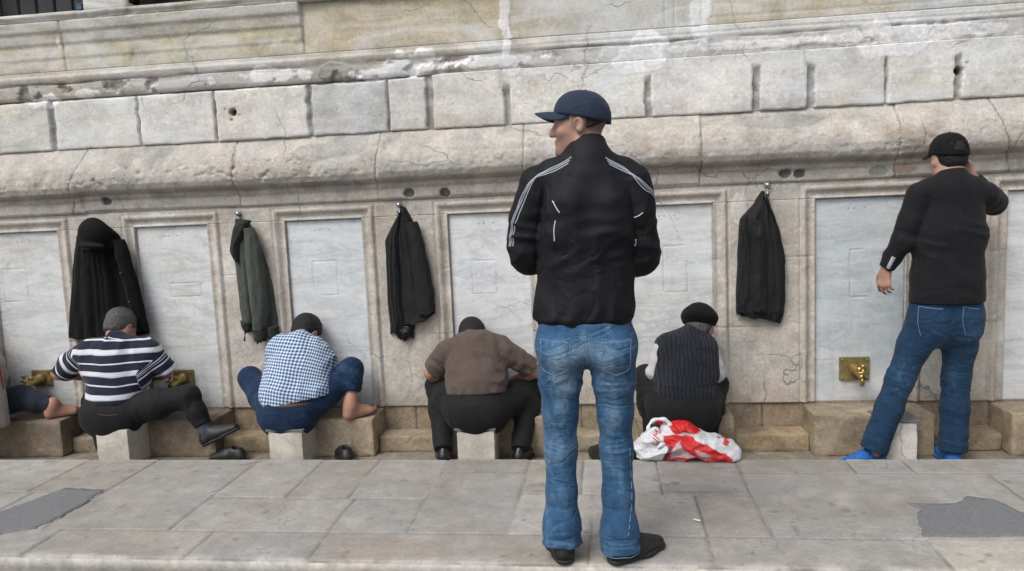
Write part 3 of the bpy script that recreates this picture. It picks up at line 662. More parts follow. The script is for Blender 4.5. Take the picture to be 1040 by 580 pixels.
def smin(a, b, k):
    h = np.maximum(k-np.abs(a-b), 0)/k; return np.minimum(a, b)-h*h*k*.25
def sdf_eval(prims, p, disp=None, cuts=()):
    d = np.full(p.shape[:-1], 9.)
    for q in prims:
        if q.sub: d = -smin(-d, q.d(p), q.k)
        else: d = smin(d, q.d(p), q.k)
    if disp: d = d-disp(p)
    for (o, n) in cuts: d = np.maximum(d, (p-V3(o))@V3(n))
    return d
B8 = 8
def sdf_mesh(prims, res=.006, disp=None, amp=.0, cuts=(), relax=1):
    add = [q for q in prims if not q.sub]
    lo = np.min([q.lo() for q in add], 0)-.03-amp; hi = np.max([q.hi() for q in add], 0)+.03+amp
    bs = B8*res; nb = np.ceil((hi-lo)/bs).astype(int)
    I = np.stack(np.meshgrid(*[np.arange(n) for n in nb], indexing='ij'), -1).reshape(-1, 3)
    C = lo+(I+.5)*bs; rad = bs*.87; D = np.array([q.d(C) for q in prims])
    m = np.min([D[i] for i, q in enumerate(prims) if not q.sub], 0); km = max(q.k for q in prims)
    keep = (m < rad*2.2+amp+km*.5)
    for (o, n) in cuts: keep &= ((C-V3(o))@V3(n) < rad)
    # drop blocks that lie deep inside one primitive
    deep = np.min([np.where(D[i] < 0, D[i], 0) for i, q in enumerate(prims) if not q.sub], 0)
    nosub = np.min([D[i] for i, q in enumerate(prims) if q.sub]+[np.full(len(C), 9.)], 0) > rad*2
    nocut = np.ones(len(C), bool)
    for (o, n) in cuts: nocut &= ((C-V3(o))@V3(n) < -rad)
    keep &= ~((deep < -(rad*1.9+amp)) & nosub & nocut)
    I = I[keep]; D = D[:, keep]; m = m[keep]; n = len(I)
    g = np.stack(np.meshgrid(*[np.arange(B8+1)]*3, indexing='ij'), -1)
    out = np.empty((n,)+(B8+1,)*3, np.float64)
    CH = 400
    for s0 in range(0, n, CH):
        sl = slice(s0, min(n, s0+CH)); P = lo+(I[sl][:, None, None, None, :]*B8+g)*res
        d = np.full(P.shape[:-1], 9.)
        for i, q in enumerate(prims):
            sel = D[i, sl] < (m[sl]+rad*4+q.k+.02) if not q.sub else D[i, sl] < rad*2.5+q.k
            if not sel.any(): continue
            dq = q.d(P[sel])
            if q.sub: d[sel] = -smin(-d[sel], dq, q.k)
            else: d[sel] = smin(d[sel], dq, q.k)
        if disp:
            near = np.abs(d) < amp*2+res*3
            if near.any(): d[near] -= disp(P[near])
        for (o, nn) in cuts: d = np.maximum(d, (P-V3(o))@V3(nn))
        out[sl] = d
    # surface nets
    s = out < 0; e = [(0, 0, 0), (1, 0, 0), (0, 1, 0), (1, 1, 0), (0, 0, 1), (1, 0, 1), (0, 1, 1), (1, 1, 1)]
    cor = np.stack([out[:, a:B8+a, b:B8+b, c:B8+c] for a, b, c in e], -1); sg = cor < 0; cnt = sg.sum(-1); act = (cnt > 0) & (cnt < 8)
    bi = np.nonzero(act); cv = cor[act]; base = np.stack(bi[1:], -1)
    edges = [(a, b) for a in range(8) for b in range(a+1, 8) if sum(abs(x-y) for x, y in zip(e[a], e[b])) == 1]; E8 = np.array(e, float)
    acc = np.zeros((len(cv), 3)); ct = np.zeros(len(cv))
    for a, b in edges:
        da, db = cv[:, a], cv[:, b]; x = (da < 0) != (db < 0); t = np.where(x, da/np.where(x, da-db, 1), 0)
        acc += np.where(x[:, None], E8[a]+(E8[b]-E8[a])*t[:, None], 0); ct += x
    gc = I[bi[0]]*B8+base; V = lo+(gc+acc/ct[:, None])*res
    NG = (nb*B8+2).astype(np.int64); key = (gc[:, 0]*NG[1]+gc[:, 1])*NG[2]+gc[:, 2]; order = np.argsort(key); ks = key[order]
    def look(c):
        k = (c[:, 0]*NG[1]+c[:, 1])*NG[2]+c[:, 2]; j = np.clip(np.searchsorted(ks, k), 0, len(ks)-1); return np.where(ks[j] == k, order[j], -1)
    Q = []
    for ax in range(3):
        sl2 = [slice(0, B8)]*3; sl2[ax] = slice(1, B8+1); A_ = s[:, :B8, :B8, :B8]; Bs = s[(slice(None),)+tuple(sl2)]
        x = np.nonzero(A_ != Bs); c = I[x[0]]*B8+np.stack(x[1:], -1); ins = A_[x]
        u = np.zeros(3, int); v = np.zeros(3, int); u[(ax+1) % 3] = 1; v[(ax+2) % 3] = 1
        q = np.stack([look(c-u-v), look(c-v), look(c), look(c-u)], -1); ok = (q >= 0).all(1); q = q[ok]; ins = ins[ok]
        q[~ins] = q[~ins][:, ::-1]; Q.append(q)
    Q = np.vstack(Q)
    for _ in range(relax):
        A_ = np.zeros_like(V); c_ = np.zeros(len(V))
        for k in range(4):
            np.add.at(A_, Q[:, k], V[Q[:, (k+1) % 4]]); np.add.at(c_, Q[:, k], 1)
            np.add.at(A_, Q[:, k], V[Q[:, (k+3) % 4]]); np.add.at(c_, Q[:, k], 1)
        V = V*.5+.5*A_/np.maximum(c_, 1)[:, None]
    return V, Q
def snap(prims, P, disp=None, off=0., cuts=(), along=None, it=10):
    """move points onto the surface (+off), along the gradient or a fixed direction"""
    P = V3(P).copy()
    if isinstance(along, str): along = (P-c_pos)/np.linalg.norm(P-c_pos, axis=-1, keepdims=True)
    for _ in range(it):
        d = sdf_eval(prims, P, disp, cuts)-off
        if along is None:
            h = .003; g = np.stack([sdf_eval(prims, P+h*ax, disp, cuts)-sdf_eval(prims, P-h*ax, disp, cuts) for ax in np.eye(3)], -1); g /= np.linalg.norm(g, axis=-1, keepdims=True)+1e-9
            P -= g*d[..., None]*.8
        else: P += V3(along)*np.clip(d, -.03, .03)[..., None]*.8
    return P
def limb(pts, k=.03, w=None, sq=1., tag=0, **kw):
    """pts: list of (point, radius)"""
    n = len(pts)-1
    return [Cap(pts[i][0], pts[i+1][0], pts[i][1], pts[i+1][1], k, w, sq, fa=kw.get('fa', False) and i == 0, fb=kw.get('fb', False) and i == n-1, tag=tag) for i in range(n)]
def mixp(a, b, t): return V3(a)*(1-t)+V3(b)*t
def folds(lst):
    """lst of (a, b, centre t, sigma, amp, along wavelength, across wavelength, seed): cloth creases running across a limb a-b"""
    def f(p):
        s = np.zeros(p.shape[:-1])
        for a, b, c, sg, amp, lam, lat, seed in lst:
            a = V3(a); u = V3(b)-a; L = np.linalg.norm(u); u = u/L; q = p-a; t = q@u; g = np.exp(-((t/L-c)/sg)**2)
            r = q-t[..., None]*u; x = np.stack([t/lam, r[..., 0]/lat, r[..., 2]/lat+r[..., 1]/lat], -1)+seed
            nearby = np.exp(-(np.linalg.norm(r, axis=-1)/.22)**4)
            v = 1-2*np.abs(noise3(x)); s = s+amp*g*nearby*(v*.8)
        return s
    return f
def cloth_fold(amp, lam, seed, stretch=(1, 1, 1)):
    st = V3(stretch)
    return lambda p: amp*(1-2*np.abs(noise3(p/lam*st+seed)))
def addf(*fs): return lambda p: sum(f(p) for f in fs)
def sdf_obj(name, prims, mat, parent=None, res=.006, disp=None, amp=0., cuts=(), attrs=None, relax=1):
    V, Q = sdf_mesh(prims, res, disp, amp, cuts, relax); at_ = {k: f(V) for k, f in (attrs or {}).items()}
    return mesh_obj(name, V, Q, mat, parent, True, at_)

# ------------------------------------------------------------------ cloth, skin, hair materials
def cloth(name, c, c2=None, rough=.85, ns=40, amt=.18, bump=.002, weave=900, sheen=.2, spec=.25, big=6, wrs=6.5, wrd=.0016):
    b = NB(name); v = b.obj(); n = b.noise(ns, 5, .6, v); n2 = b.noise(big, 4, .6, v); n3 = b.noise(weave, 2, .5, v)
    base = b.mix(b.mr(n2, .3, .7), c, c2 or tuple(x*1.25 for x in c))
    wr = b.noise(wrs, 3, .5, b.obj((1, 1, .8)), 1.2); rid = b.math('ABSOLUTE', b.math('SUBTRACT', wr, .5)); rid = b.mr(rid, 0, .16, 1, 0)
    f = b.math('MULTIPLY', b.mr(n, .25, .75, 1-amt, 1+amt), b.mr(n3, .2, .8, 1-amt*.6, 1+amt*.6))
    cc = b.n('ShaderNodeVectorMath', _operation='SCALE', i0=base); b.t.links.new(f, cc.inputs['Scale'])
    return b.out(cc.outputs[0], rough, b.bump(b.math('ADD', b.math('MULTIPLY', n, .6), b.math('MULTIPLY', n3, .25)), bump, 1., b.bump(b.math('MULTIPLY', b.math('POWER', rid, 2.), -1.), wrd)), Sheen__Weight=sheen*.35, Specular__IOR__Level=spec)
M['jacket'] = cloth('black_nylon', (.0066, .0063, .0088), (.0118, .0114, .0150), .70, 26, .15, .0015, 1200, .0, .24, 5, 4.2, .0045)
M['rib'] = cloth('black_rib', (.009, .009, .011), None, .9, 60, .2, .002, 700, .2, .2)
M['black_knit'] = cloth('black_sweater', (.0068, .0066, .0084), (.011, .0106, .0132), .85, 50, .25, .0015, 800, .15, .22)
M['black_trousers'] = cloth('black_trousers', (.0064, .0064, .0076), (.0105, .0105, .012), .8, 40, .2, .0015, 900, .10, .25)
M['navy_trousers'] = cloth('navy_trousers', (.012, .017, .030), (.018, .024, .040), .8, 40, .2, .0015, 900, .15, .25)
M['brown_tee'] = cloth('brown_tee', (.078, .058, .050), (.105, .080, .070), .9, 30, .12, .0015, 800, .25, .2)
M['white_shirt'] = cloth('white_shirt', (.40, .40, .43), (.52, .51, .53), .85, 40, .08, .001, 800, .2, .3)
M['navy_cap'] = cloth('navy_cotton', (.012, .021, .045), (.018, .029, .058), .8, 60, .15, .001, 1000, .3, .25)
M['black_cap'] = cloth('black_cotton', (.006, .006, .0065), (.009, .009, .010), .85, 60, .15, .001, 1000, .08, .15)
M['grey_coat'] = cloth('beige_coat', (.27, .25, .23), (.34, .32, .29), .9, 30, .15, .002, 700, .3, .2)
M['red_cloth'] = cloth('red_cloth', (.20, .025, .04), None, .85, 40, .15, .001)
M['olive'] = cloth('grey_green_cotton', (.050, .056, .049), (.072, .079, .070), .9, 26, .22, .002, 800, .3, .2)
M['olive_rib'] = cloth('dark_olive_rib', (.025, .028, .025), None, .9, 60, .2, .002)
M['wool'] = cloth('black_wool', (.0048, .0046, .0051), (.0076, .0073, .0080), .95, 50, .3, .002, 700, .12, .12)
M['suiting'] = cloth('charcoal_suiting', (.0080, .0084, .0096), (.0135, .0139, .0155), .75, 40, .2, .001, 1200, .10, .25)
M['lining'] = cloth('satin_lining', (.004, .004, .005), None, .4, 40, .2, .001, 900, .0, .4)
M['shoe'] = plain_mat('black_leather', (.011, .011, .012), .48, 0, 60, .25, .0012)
M['shoe_shiny'] = plain_mat('polished_black_leather', (.010, .010, .012), .25, 0, 60, .2, .0006)
M['sole'] = plain_mat('black_rubber', (.016, .016, .017), .7, 0, 80, .25, .001)
M['trainer'] = cloth('blue_trainer_mesh', (.012, .085, .30), (.02, .13, .42), .7, 120, .3, .001, 1500, .1, .3)
M['sole_white'] = plain_mat('white_rubber', (.55, .57, .6), .6, 0, 80, .1, .001)
M['print_white'] = plain_mat('white_print', (.68, .70, .73), .6, 0, 100, .08, .0004)
M['stripe_grey'] = plain_mat('silver_piping', (.36, .40, .46), .5, 0, 100, .1, .0004)
M['tan_thread'] = plain_mat('pale_stitching', (.17, .24, .33), .7, 0, 300, .25, .0004)
M['belt'] = plain_mat('brown_belt', (.05, .028, .018), .5, 0, 80, .3, .0006)
M['sock'] = cloth('grey_sock', (.05, .06, .085), None, .95, 60, .25, .001)
def denim(name, dark, mid, light):
    b = NB(name); v = b.obj(); fade = b.attr('fade'); n1 = b.noise(7, 5, .65, b.obj((1, 1, .45))); n2 = b.noise(45, 6, .7, b.obj((1, 1, .6))); n3 = b.noise(600, 2, .6, b.obj((1, 1, .25)))
    f = b.math('ADD', fade, b.mr(n1, .25, .75, -.22, .22)); f = b.math('ADD', f, b.mr(n2, .25, .75, -.16, .16)); f = b.math('ADD', f, b.mr(n3, .2, .8, -.10, .10))
    cr = b.n('ShaderNodeValToRGB', Fac=f); e = cr.color_ramp.elements; e[0].color = (*dark, 1); e[0].position = .05; e[1].color = (*light, 1); e[1].position = .98; m = e.new(.5); m.color = (*mid, 1)
    h = b.math('ADD', b.math('MULTIPLY', n2, 1.), b.math('MULTIPLY', n3, .2))
    wr = b.noise(6., 3, .55, b.obj((1, 1, 2.2)), .8); rid = b.math('POWER', b.mr(b.math('ABSOLUTE', b.math('SUBTRACT', wr, .5)), 0, .15, 1, 0), 2.)
    nb_ = b.bump(b.math('MULTIPLY', rid, -1.), .0028)
    return b.out(cr.outputs[0], .86, b.bump(h, .0035, 1., nb_), Sheen__Weight=.05, Specular__IOR__Level=.2)
M['denim'] = denim('washed_blue_denim', (.012, .036, .085), (.036, .098, .195), (.19, .29, .40))
M['denim_dark'] = denim('dark_blue_denim', (.005, .016, .040), (.013, .042, .088), (.065, .135, .21))
M['denim_mid'] = denim('indigo_denim', (.005, .013, .038), (.010, .028, .070), (.03, .07, .13))
def skin(name, c, red=(.42, .17, .125), hair=(.08, .06, .05)):
    b = NB(name); v = b.obj(); n = b.noise(28, 5, .6, v); n2 = b.noise(260, 3, .6, v); st = b.attr('stubble'); rd = b.attr('flush')
    col = b.mix(b.mr(n, .3, .7, 0, .25), c, red); col = b.mix(b.math('MULTIPLY', rd, .3), col, red)
    col = b.mix(b.math('MULTIPLY', st, b.mr(n2, .3, .6, .25, .6)), col, hair)
    return b.out(col, .52, b.bump(n2, .0006), Subsurface__Weight=.12, Subsurface__Radius=(.01, .004, .002), Subsurface__Scale=.5, Specular__IOR__Level=.4)
M['skin'] = skin('skin', (.42, .265, .205)); M['skin2'] = skin('skin_tanned', (.36, .205, .150))
def hairm(name, c, c2):
    b = NB(name); n = b.noise(140, 4, .7, b.obj((1, 1, .35))); n2 = b.noise(14, 3, .6, b.obj())
    return b.out(b.mix(b.mr(n, .35, .7), c, c2), .6, b.bump(b.math('ADD', n, n2), .006), Specular__IOR__Level=.35)
M['hair_black'] = hairm('black_hair', (.006, .005, .005), (.016, .013, .012)); M['hair_brown'] = hairm('dark_brown_hair', (.016, .012, .010), (.05, .038, .03)); M['hair_grey'] = hairm('greying_hair', (.035, .035, .036), (.13, .13, .132))
M['eye'] = plain_mat('eye', (.35, .33, .32), .2, 0, 60, .1, .0001); M['iris'] = plain_mat('iris', (.02, .012, .008), .2, 0, 60, .1, .0001)

# ------------------------------------------------------------------ body pieces
class Frame:
    def __init__(s, o, f, u):
        s.o = V3(o); s.f = unit(f); s.r = unit(np.cross(s.f, V3(u))); s.u = np.cross(s.r, s.f)      # r = the figure's right
    def p(s, x, y, z): return s.o+s.r*x+s.f*y+s.u*z
    def ax(s): return [s.r, s.f, s.u]
    def loc(s, P): q = P-s.o; return q@s.r, q@s.f, q@s.u
def head_prims(F, neck, s=1., nr=.056):
    p = lambda x, y, z: F.p(x*s, y*s, z*s); A = F.ax(); e = lambda c, r, k=.02, sub=False: Ell(p(*c), V3(r)*s, A, k*s, sub)
    L = [e((0, -.012, .045), (.076, .098, .085), .02), e((0, .03, -.02), (.062, .066, .088), .04), e((0, .082, -.090), (.021, .020, .020), .03),
         Cap(p(-.050, .005, -.058), p(-.012, .07, -.090), .020*s, .015*s, .03), Cap(p(.050, .005, -.058), p(.012, .07, -.090), .020*s, .015*s, .03),
         Cap(p(-.032, .082, .034), p(.032, .082, .034), .0115*s, .0115*s, .018), Cap(p(0, .086, .026), p(0, .117, -.018), .0085*s, .0105*s, .012), Ell(p(0, .109, -.024), V3((.015, .013, .009))*s, A, .008),
         e((-.036, .066, -.015), (.022, .018, .018), .02), e((.036, .066, -.015), (.022, .018, .018), .02),
         e((-.030, .094, .010), (.016, .012, .010), .012, True), e((.030, .094, .010), (.016, .012, .010), .012, True),
         e((0, .093, -.050), (.022, .013, .0070), .006), e((0, .090, -.062), (.019, .013, .0080), .006)]
    for sx in (-1, 1):
        L += [Ell(p(sx*.078, -.006, .002), V3((.011, .021, .034))*s, [F.r+F.f*.35*sx*-1, F.f+F.r*.35*sx, F.u], .008), Ell(p(sx*.086, -.001, .004), V3((.006, .010, .017))*s, A, .005, True)]
    L += limb([(p(0, -.022, -.045), nr*s), (mixp(p(0, -.022, -.045), neck, .55), nr*s), (neck, nr*1.12*s)], .04)
    return L
def hand_prims(wr, d, n, thumb, curl=.35, s=1., spread=.22, k=.004):
    """wrist, direction of the fingers, back-of-hand normal, side of the thumb"""
    d = unit(d); n = unit(V3(n)-d*(V3(n)@d)); t = np.cross(d, n); t = t if t@V3(thumb) > 0 else -t; wr = V3(wr); L = []
    P = lambda a, b, c: wr+(d*a+t*b+n*c)*s
    L += [Cap(P(-.02, 0, 0), P(.02, 0, 0), .025*s, .027*s, .02, n, .72), Cap(P(.02, .018, 0), P(.082, .026, 0), .018*s, .014*s, .015, n, .8), Cap(P(.02, -.012, 0), P(.076, -.026, 0), .018*s, .013*s, .015, n, .8), Cap(P(.02, .0, 0), P(.085, .0, .001), .019*s, .014*s, .015, n, .75)]
    for i, (off, ln, rr) in enumerate(((.030, .072, .0088), (.010, .080, .0090), (-.010, .074, .0086), (-.029, .058, .0078))):
        base = P(.080-.006*abs(i-1.2), off, 0); dirn = unit(d+t*(off/.03)*spread); a = 0.; q = base; seg = [.46, .30, .24]; r = rr*s; c0 = curl*(1+.12*i)
        for j in range(3):
            a += c0*(.8 if j == 0 else 1.); v = dirn*math.cos(a)-n*math.sin(a); nx = q+v*ln*seg[j]*s; L.append(Cap(q, nx, r, r*.90, k if j else .010)); q = nx; r *= .90
    b = P(.018, .024, -.006); v = unit(d*.62+t*.68-n*.35); m = b+v*.042*s; v2 = unit(d*.85+t*.34-n*.45); e = m+v2*.030*s; v3 = unit(d*.92+t*.08-n*.5)
    L += [Cap(b, m, .0155*s, .0115*s, .014), Cap(m, e, .0112*s, .0102*s, .006), Cap(e, e+v3*.024*s, .0102*s, .0085*s, .006)]
    return L
def foot_prims(ankle, d, up, s=1., inner=None):
    d = unit(d); up = unit(V3(up)-d*(V3(up)@d)); t = np.cross(up, d); t = t if inner is None or t@V3(inner) > 0 else -t; P = lambda a, b, c: V3(ankle)+(d*a+t*b+up*c)*s
    L = [Cap(P(-.0, 0, .02), P(-.022, 0, -.045), .036*s, .030*s, .03), Cap(P(.0, 0, -.01), P(.10, .008, -.052), .038*s, .026*s, .03, up, .9), Cap(P(-.02, 0, -.052), P(.115, -.025, -.058), .027*s, .020*s, .03), Cap(P(.05, .01, -.045), P(.125, .022, -.056), .028*s, .023*s, .03)]
    for i, (b, ln, r) in enumerate(((.034, .052, .0130), (.012, .052, .0095), (-.005, .046, .009), (-.020, .039, .0085), (-.035, .032, .008))):
        L.append(Cap(P(.128-.008*i, b, -.058), P(.128-.008*i+ln, b*1.06, -.063), r*s, r*s*.92, .006 if i else .008))
    return L
def shoe(name, ankle, d, parent, mat, sole_mat, s=1., up=(0, 0, 1), ground=None, low=False, toe=1., top=.03, label=None, laces=None, inner=None):
    """a shoe as a mesh with sole, around an ankle point ~.085 above the sole, pointing along d"""
    d = unit(d); up = unit(V3(up)-d*(V3(up)@d)); t = np.cross(up, d); t = t if inner is None or t@V3(inner) > 0 else -t; A = V3(ankle); P = lambda a, b, c: A+(d*a+t*b+up*c)*s; z0 = -.086
    pr = [Cap(P(-.038, 0, -.055), P(-.030, 0, -.025+top*.5), .034*s, .027*s, .02), Cap(P(-.03, 0, -.045), P(.05, 0, -.045), .036*s, .041*s, .03, up, .95), Cap(P(.02, 0, -.02), P(.11, .004, -.052), .034*s, .030*s, .03), Cap(P(.06, .004, -.052), P(.150*toe, .008, -.060), .043*s, .034*s, .03, up, .72),
          Cap(P(-.005, 0, -.03), P(.0, 0, top-.01), .036*s, .034*s, .02, t, .9, fb=True)]
    cut = [(P(0, 0, z0+.018), -up)]
    if low: pr.append(Cap(P(-.012, 0, -.02), P(-.005, 0, .09), .024*s, .036*s, .004, t, .85, sub=True))
    o = sdf_obj(name, pr, mat, parent, .005, None, 0, cut)
    sp = [Cap(P(-.040, 0, z0+.012), P(.0, 0, z0+.012), .036*s, .034*s, .03, up, .5), Cap(P(.0, 0, z0+.012), P(.08, .004, z0+.012), .034*s, .044*s, .03, up, .5), Cap(P(.08, .004, z0+.012), P(.154*toe, .008, z0+.012), .045*s, .036*s, .03, up, .5)]
    so = sdf_obj('sole', sp, sole_mat, None, .005, None, 0, [(P(0, 0, z0+.0215), up), (P(0, 0, z0), -up)]); so.parent = o
    if laces:
        for i in range(4):
            a = .02+.025*i; q = snap(pr, np.array([P(a+.004*math.sin(j), y, .0-.012*i+.05) for j, y in enumerate(np.linspace(-.022, .022, 6))]), off=.001); V, Fl = tube_vf(q, .0022, 6); l = mesh_obj('lace', V, Fl, laces); l.parent = o
    if label: o['label'] = label
    return o
def tube_on(name, prims, pts, r, mat, parent, disp=None, n=24, off=.0006, cuts=()):
    q = snap(prims, spline(pts, n), disp, off, cuts=()); V, Fl = tube_vf(q, r, 6); return mesh_obj(name, V, Fl, mat, parent)
def band_on(name, prims, pts, width, mat, parent, disp=None, n=30, off=.0012, side=None, along=None):
    # a flat strip lying on the surface along pts
    sight = None if along is None else 'view'
    c = snap(prims, spline(pts, n), disp, off, along=sight); h = .003
    g = np.stack([sdf_eval(prims, c+h*ax)-sdf_eval(prims, c-h*ax) for ax in np.eye(3)], -1); g /= np.linalg.norm(g, axis=-1, keepdims=True)
    t = np.gradient(c, axis=0); t /= np.linalg.norm(t, axis=1)[:, None]; s_ = np.cross(t, g); wd = np.broadcast_to(np.asarray(width, float), (n,))[:, None]/2
    L = snap(prims, c-s_*wd, disp, off); Rr = snap(prims, c+s_*wd, disp, off); Mi = c+g*.0008
    V = np.concatenate([L-g*.0025, L, Mi, Rr, Rr-g*.0025]); Fc = grid_faces(5, n)[:, ::-1]; m = mesh_obj(name, V, Fc, mat, parent); return m

def body_obj(prims, mat, label, group='people at the ablution wall', res=.008, stub=None, base=None, fine=None):
    V, Q = sdf_mesh(prims, res, relax=1); z = np.zeros(len(V)); st = stub(V) if stub else z
    o = mesh_obj('person', V, Q, mat, None, True, {'stubble': st, 'flush': np.clip(.5+.8*noise3(V/.06), 0, 1)*.5})
    prop(o, label, 'person', group)
    return o
def hair_shell(F, parent, mat, front=.04, low=-.055, thick=.007, s=1., top=.12, sides=True):
    A = F.ax(); p = lambda x, y, z: F.p(x*s, y*s, z*s)
    pr = [Ell(p(0, -.014, .047), V3((.0765+thick, .0985+thick, .086+thick))*s, A, .01), Ell(p(0, -.045, -.005), V3((.066+thick*.5, .062+thick*.5, .062))*s, A, .02)]
    pr += [Ell(p(0, .10, -.045), V3((.09, .088, .10))*s, A, .01, sub=True)]
    for sx in (-1, 1): pr.append(Ell(p(sx*.088, .0, -.006), V3((.024, .024, .034))*s, A, .006, sub=True))
    return sdf_obj('hair', pr, mat, parent, .005, lambda P: .0022*noise3(P/.010)+.0012*noise3(P/.005), .004, [(p(0, -.05, low), unit(-F.u-F.f*.35))])
# ------------------------------------------------------------------ the man standing in front: navy cap, black track jacket, blue jeans
def man_front():
    Y = -1.75; g = lambda x, y, dy=0: at(x, y, Y+dy)
    fwd = V3((0, 1, 0)); up = V3((0, 0, 1))
    hc = g(589.5, 129, .03); F = Frame(hc, (-1, .10, -.02), (.06, .0, 1)); neck = g(598, 162, .01)
    hp = head_prims(F, neck, .98, .049)
    shL, shR = g(545, 186, -.01), g(643, 184, 0); elL, elR = g(537, 258, .03), g(650, 258, .04); wrL, wrR = g(548, 266, .27), g(638, 266, .28)
    wc = g(594, 300, .0); pel = g(595, 352, .0)
    hipL, hipR = g(569, 358), g(622, 358); knL, knR = g(569.5, 456, .03), g(626, 456, .035); anL, anR = g(571, 549, -.0), g(630, 557, -.0)
    b = hp+[Cap(mixp(shL, shR, .12)+(0, 0, -.03), mixp(shL, shR, .88)+(0, 0, -.03), .055, .055, .05, fwd, .8), Cap(g(596, 195), g(595, 300), .135, .11, .05, fwd, .60), Cap(g(595, 300), g(595, 330), .11, .11, .03, fwd, .62), Cap(neck, g(597, 185), .055, .08, .05)]
    for s, e, w_ in ((shL, elL, wrL), (shR, elR, wrR)): b += limb([(s, .052), (mixp(s, e, .5), .047), (e, .038)], .03)+limb([(e, .038), (mixp(e, w_, .3), .040), (w_, .026)], .02)
    b += hand_prims(wrL, (.55, .82, .05), (-.5, -.2, .9), (.2, .3, 1), .55)+hand_prims(wrR, (-.55, .82, .05), (.5, -.2, .9), (-.2, .3, 1), .55)
    for h, k, a in ((hipL, knL, anL), (hipR, knR, anR)): b += limb([(h, .066), (mixp(h, k, .5), .052), (k, .044)], .03)+limb([(k, .046), (mixp(k, a, .3), .044), (a, .034)], .03)+[Cap(a, V3(a)+(0, 0, -.05), .036, .03, .02)]
    def stub(P):
        x, y, z = F.loc(P); jaw = ss(-.012, -.04, z)*ss(.0, .03, y)*ss(-.125, -.10, z); side = ss(.065, .052, np.abs(x+0))*0
        sb = ss(.022, .008, np.abs(y-.012))*ss(-.03, -.005, z)*ss(.09, .05, z)*.9; back = ss(-.015, -.04, y)*ss(-.075, -.01, z)*1.2
        brow = ss(.008, .004, np.abs(z-.036-.1*np.abs(x)*0))*ss(.06, .075, y)*ss(.045, .035, np.abs(x))*1.6
        return np.clip(jaw*.8+sb+back+brow, 0, 1.5)
    o = body_obj(b, M['skin'], 'tall standing man in navy baseball cap, black track jacket and washed blue jeans', res=.007, stub=stub)
    o['group'] = 'people at the ablution wall'
    for sx in (-1, 1):
        V, Fl = tube_vf([F.p(sx*.030, .066, .009), F.p(sx*.030, .070, .009), F.p(sx*.030, .078, .009), F.p(sx*.030, .083, .009), F.p(sx*.030, .085, .009)], [.004, .012, .012, .008, .002], 14); mesh_obj('eye', V, Fl, M['eye'], o)
    hair_shell(F, o, M['hair_brown'], s=.98, thick=.0005, low=-.008)
    # ---- jeans
    seam = []
    def leg(h, k, a, out):
        h, k, a = V3(h), V3(k), V3(a)
        return limb([(h+(0, 0, .02), .086), (mixp(h, k, .25), .082), (mixp(h, k, .6), .068), (k, .060)], .03)+limb([(k, .062), (mixp(k, a, .45), .058), (mixp(k, a, .8), .070), (a+(0, 0, -.005), .079)], .03, fb=True)
    jn = leg(hipL, knL, anL, -1)+leg(hipR, knR, anR, 1)+[Ell(g(595, 345, .01), (.190, .124, .100), None, .04), Ell(g(571, 357, -.035), (.088, .088, .085), None, .04), Ell(g(621, 357, -.035), (.088, .088, .085), None, .04),
        Cap(g(594, 318, .01), g(594, 336, .01), .174, .178, .03, fwd, .64, fb=True)]
    jn += [Cap(g(596.5, 345, -.20), g(597, 366, -.16), .006, .016, .04, sub=True), Cap(g(597, 378, .0), g(597, 420, .02), .004, .028, .02, fwd, 6., sub=True)]
    dj = folds([(hipL, knL, .35, .30, .0012, .12, .05, 1.), (hipR, knR, .35, .30, .0012, .12, .05, 2.), (knL, anL, .0, .22, .0022, .018, .11, 3.), (knR, anR, .0, .22, .0026, .018, .11, 4.), (knL, anL, .95, .12, .0065, .024, .10, 5.), (knR, anR, .95, .12, .0065, .024, .10, 6.), (knL, anL, .5, .3, .0014, .15, .035, 7.), (knR, anR, .5, .3, .0014, .15, .035, 8.),
                (hipL, knL, .27, .08, .0045, .022, .10, 15.), (hipR, knR, .27, .08, .0045, .022, .10, 16.)])
    pocketL = (g(550.5, 349), g(580, 392)); 
    def pocket_mask(P):
        m = 0
        for xa, xb, ya in ((549, 579, 342), (611, 641, 342)):
            a, c = g(xa, ya), g(xb, ya+40); x0, x1 = a[0], c[0]; z1 = a[2]; z0 = c[2]; xm = (x0+x1)/2
            m = np.maximum(m, ss(x0-.003, x0+.003, P[..., 0])*ss(x1+.003, x1-.003, P[..., 0])*ss(z1+.003, z1-.003, P[..., 2])*ss(z0-.004, z0+.004, P[..., 2]-.35*np.abs(P[..., 0]-xm)+.012)*(P[..., 1] < Y+.02))
        return m
    yoke = lambda P: ss(.003, -.003, np.abs(P[..., 2]-(g(596, 352)[2]-.045+.28*np.abs(P[..., 0]-g(596, 352)[0])))-.002)*(P[..., 1] < Y)*(P[..., 2] > .8)
    disp = lambda P: dj(P)+.0050*pocket_mask(P)+.0012*yoke(P)
    def fade(P):
        f = .41+np.zeros(len(P)); back = ss(Y+.03, Y-.08, P[:, 1])
        for hx, hy, sx, sz, a in ((572, 372, .055, .11, .42), (619, 374, .055, .11, .36), (572, 415, .035, .12, .16), (622, 420, .040, .13, .34), (573, 460, .04, .06, .10), (626, 468, .045, .08, .30), (632, 500, .03, .10, .2), (596, 352, .20, .03, .12)):
            c = g(hx, hy); f += a*np.exp(-((P[:, 0]-c[0])/sx)**2-((P[:, 2]-c[2])/sz)**2)*back
        f += .30*ss(.012, .0, np.abs(pocket_mask(P)-.5)*.05)*(pocket_mask(P) > .03)*(pocket_mask(P) < .97)
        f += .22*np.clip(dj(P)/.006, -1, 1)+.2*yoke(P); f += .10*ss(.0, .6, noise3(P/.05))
        return f-.12*ss(Y, Y+.1, P[:, 1])
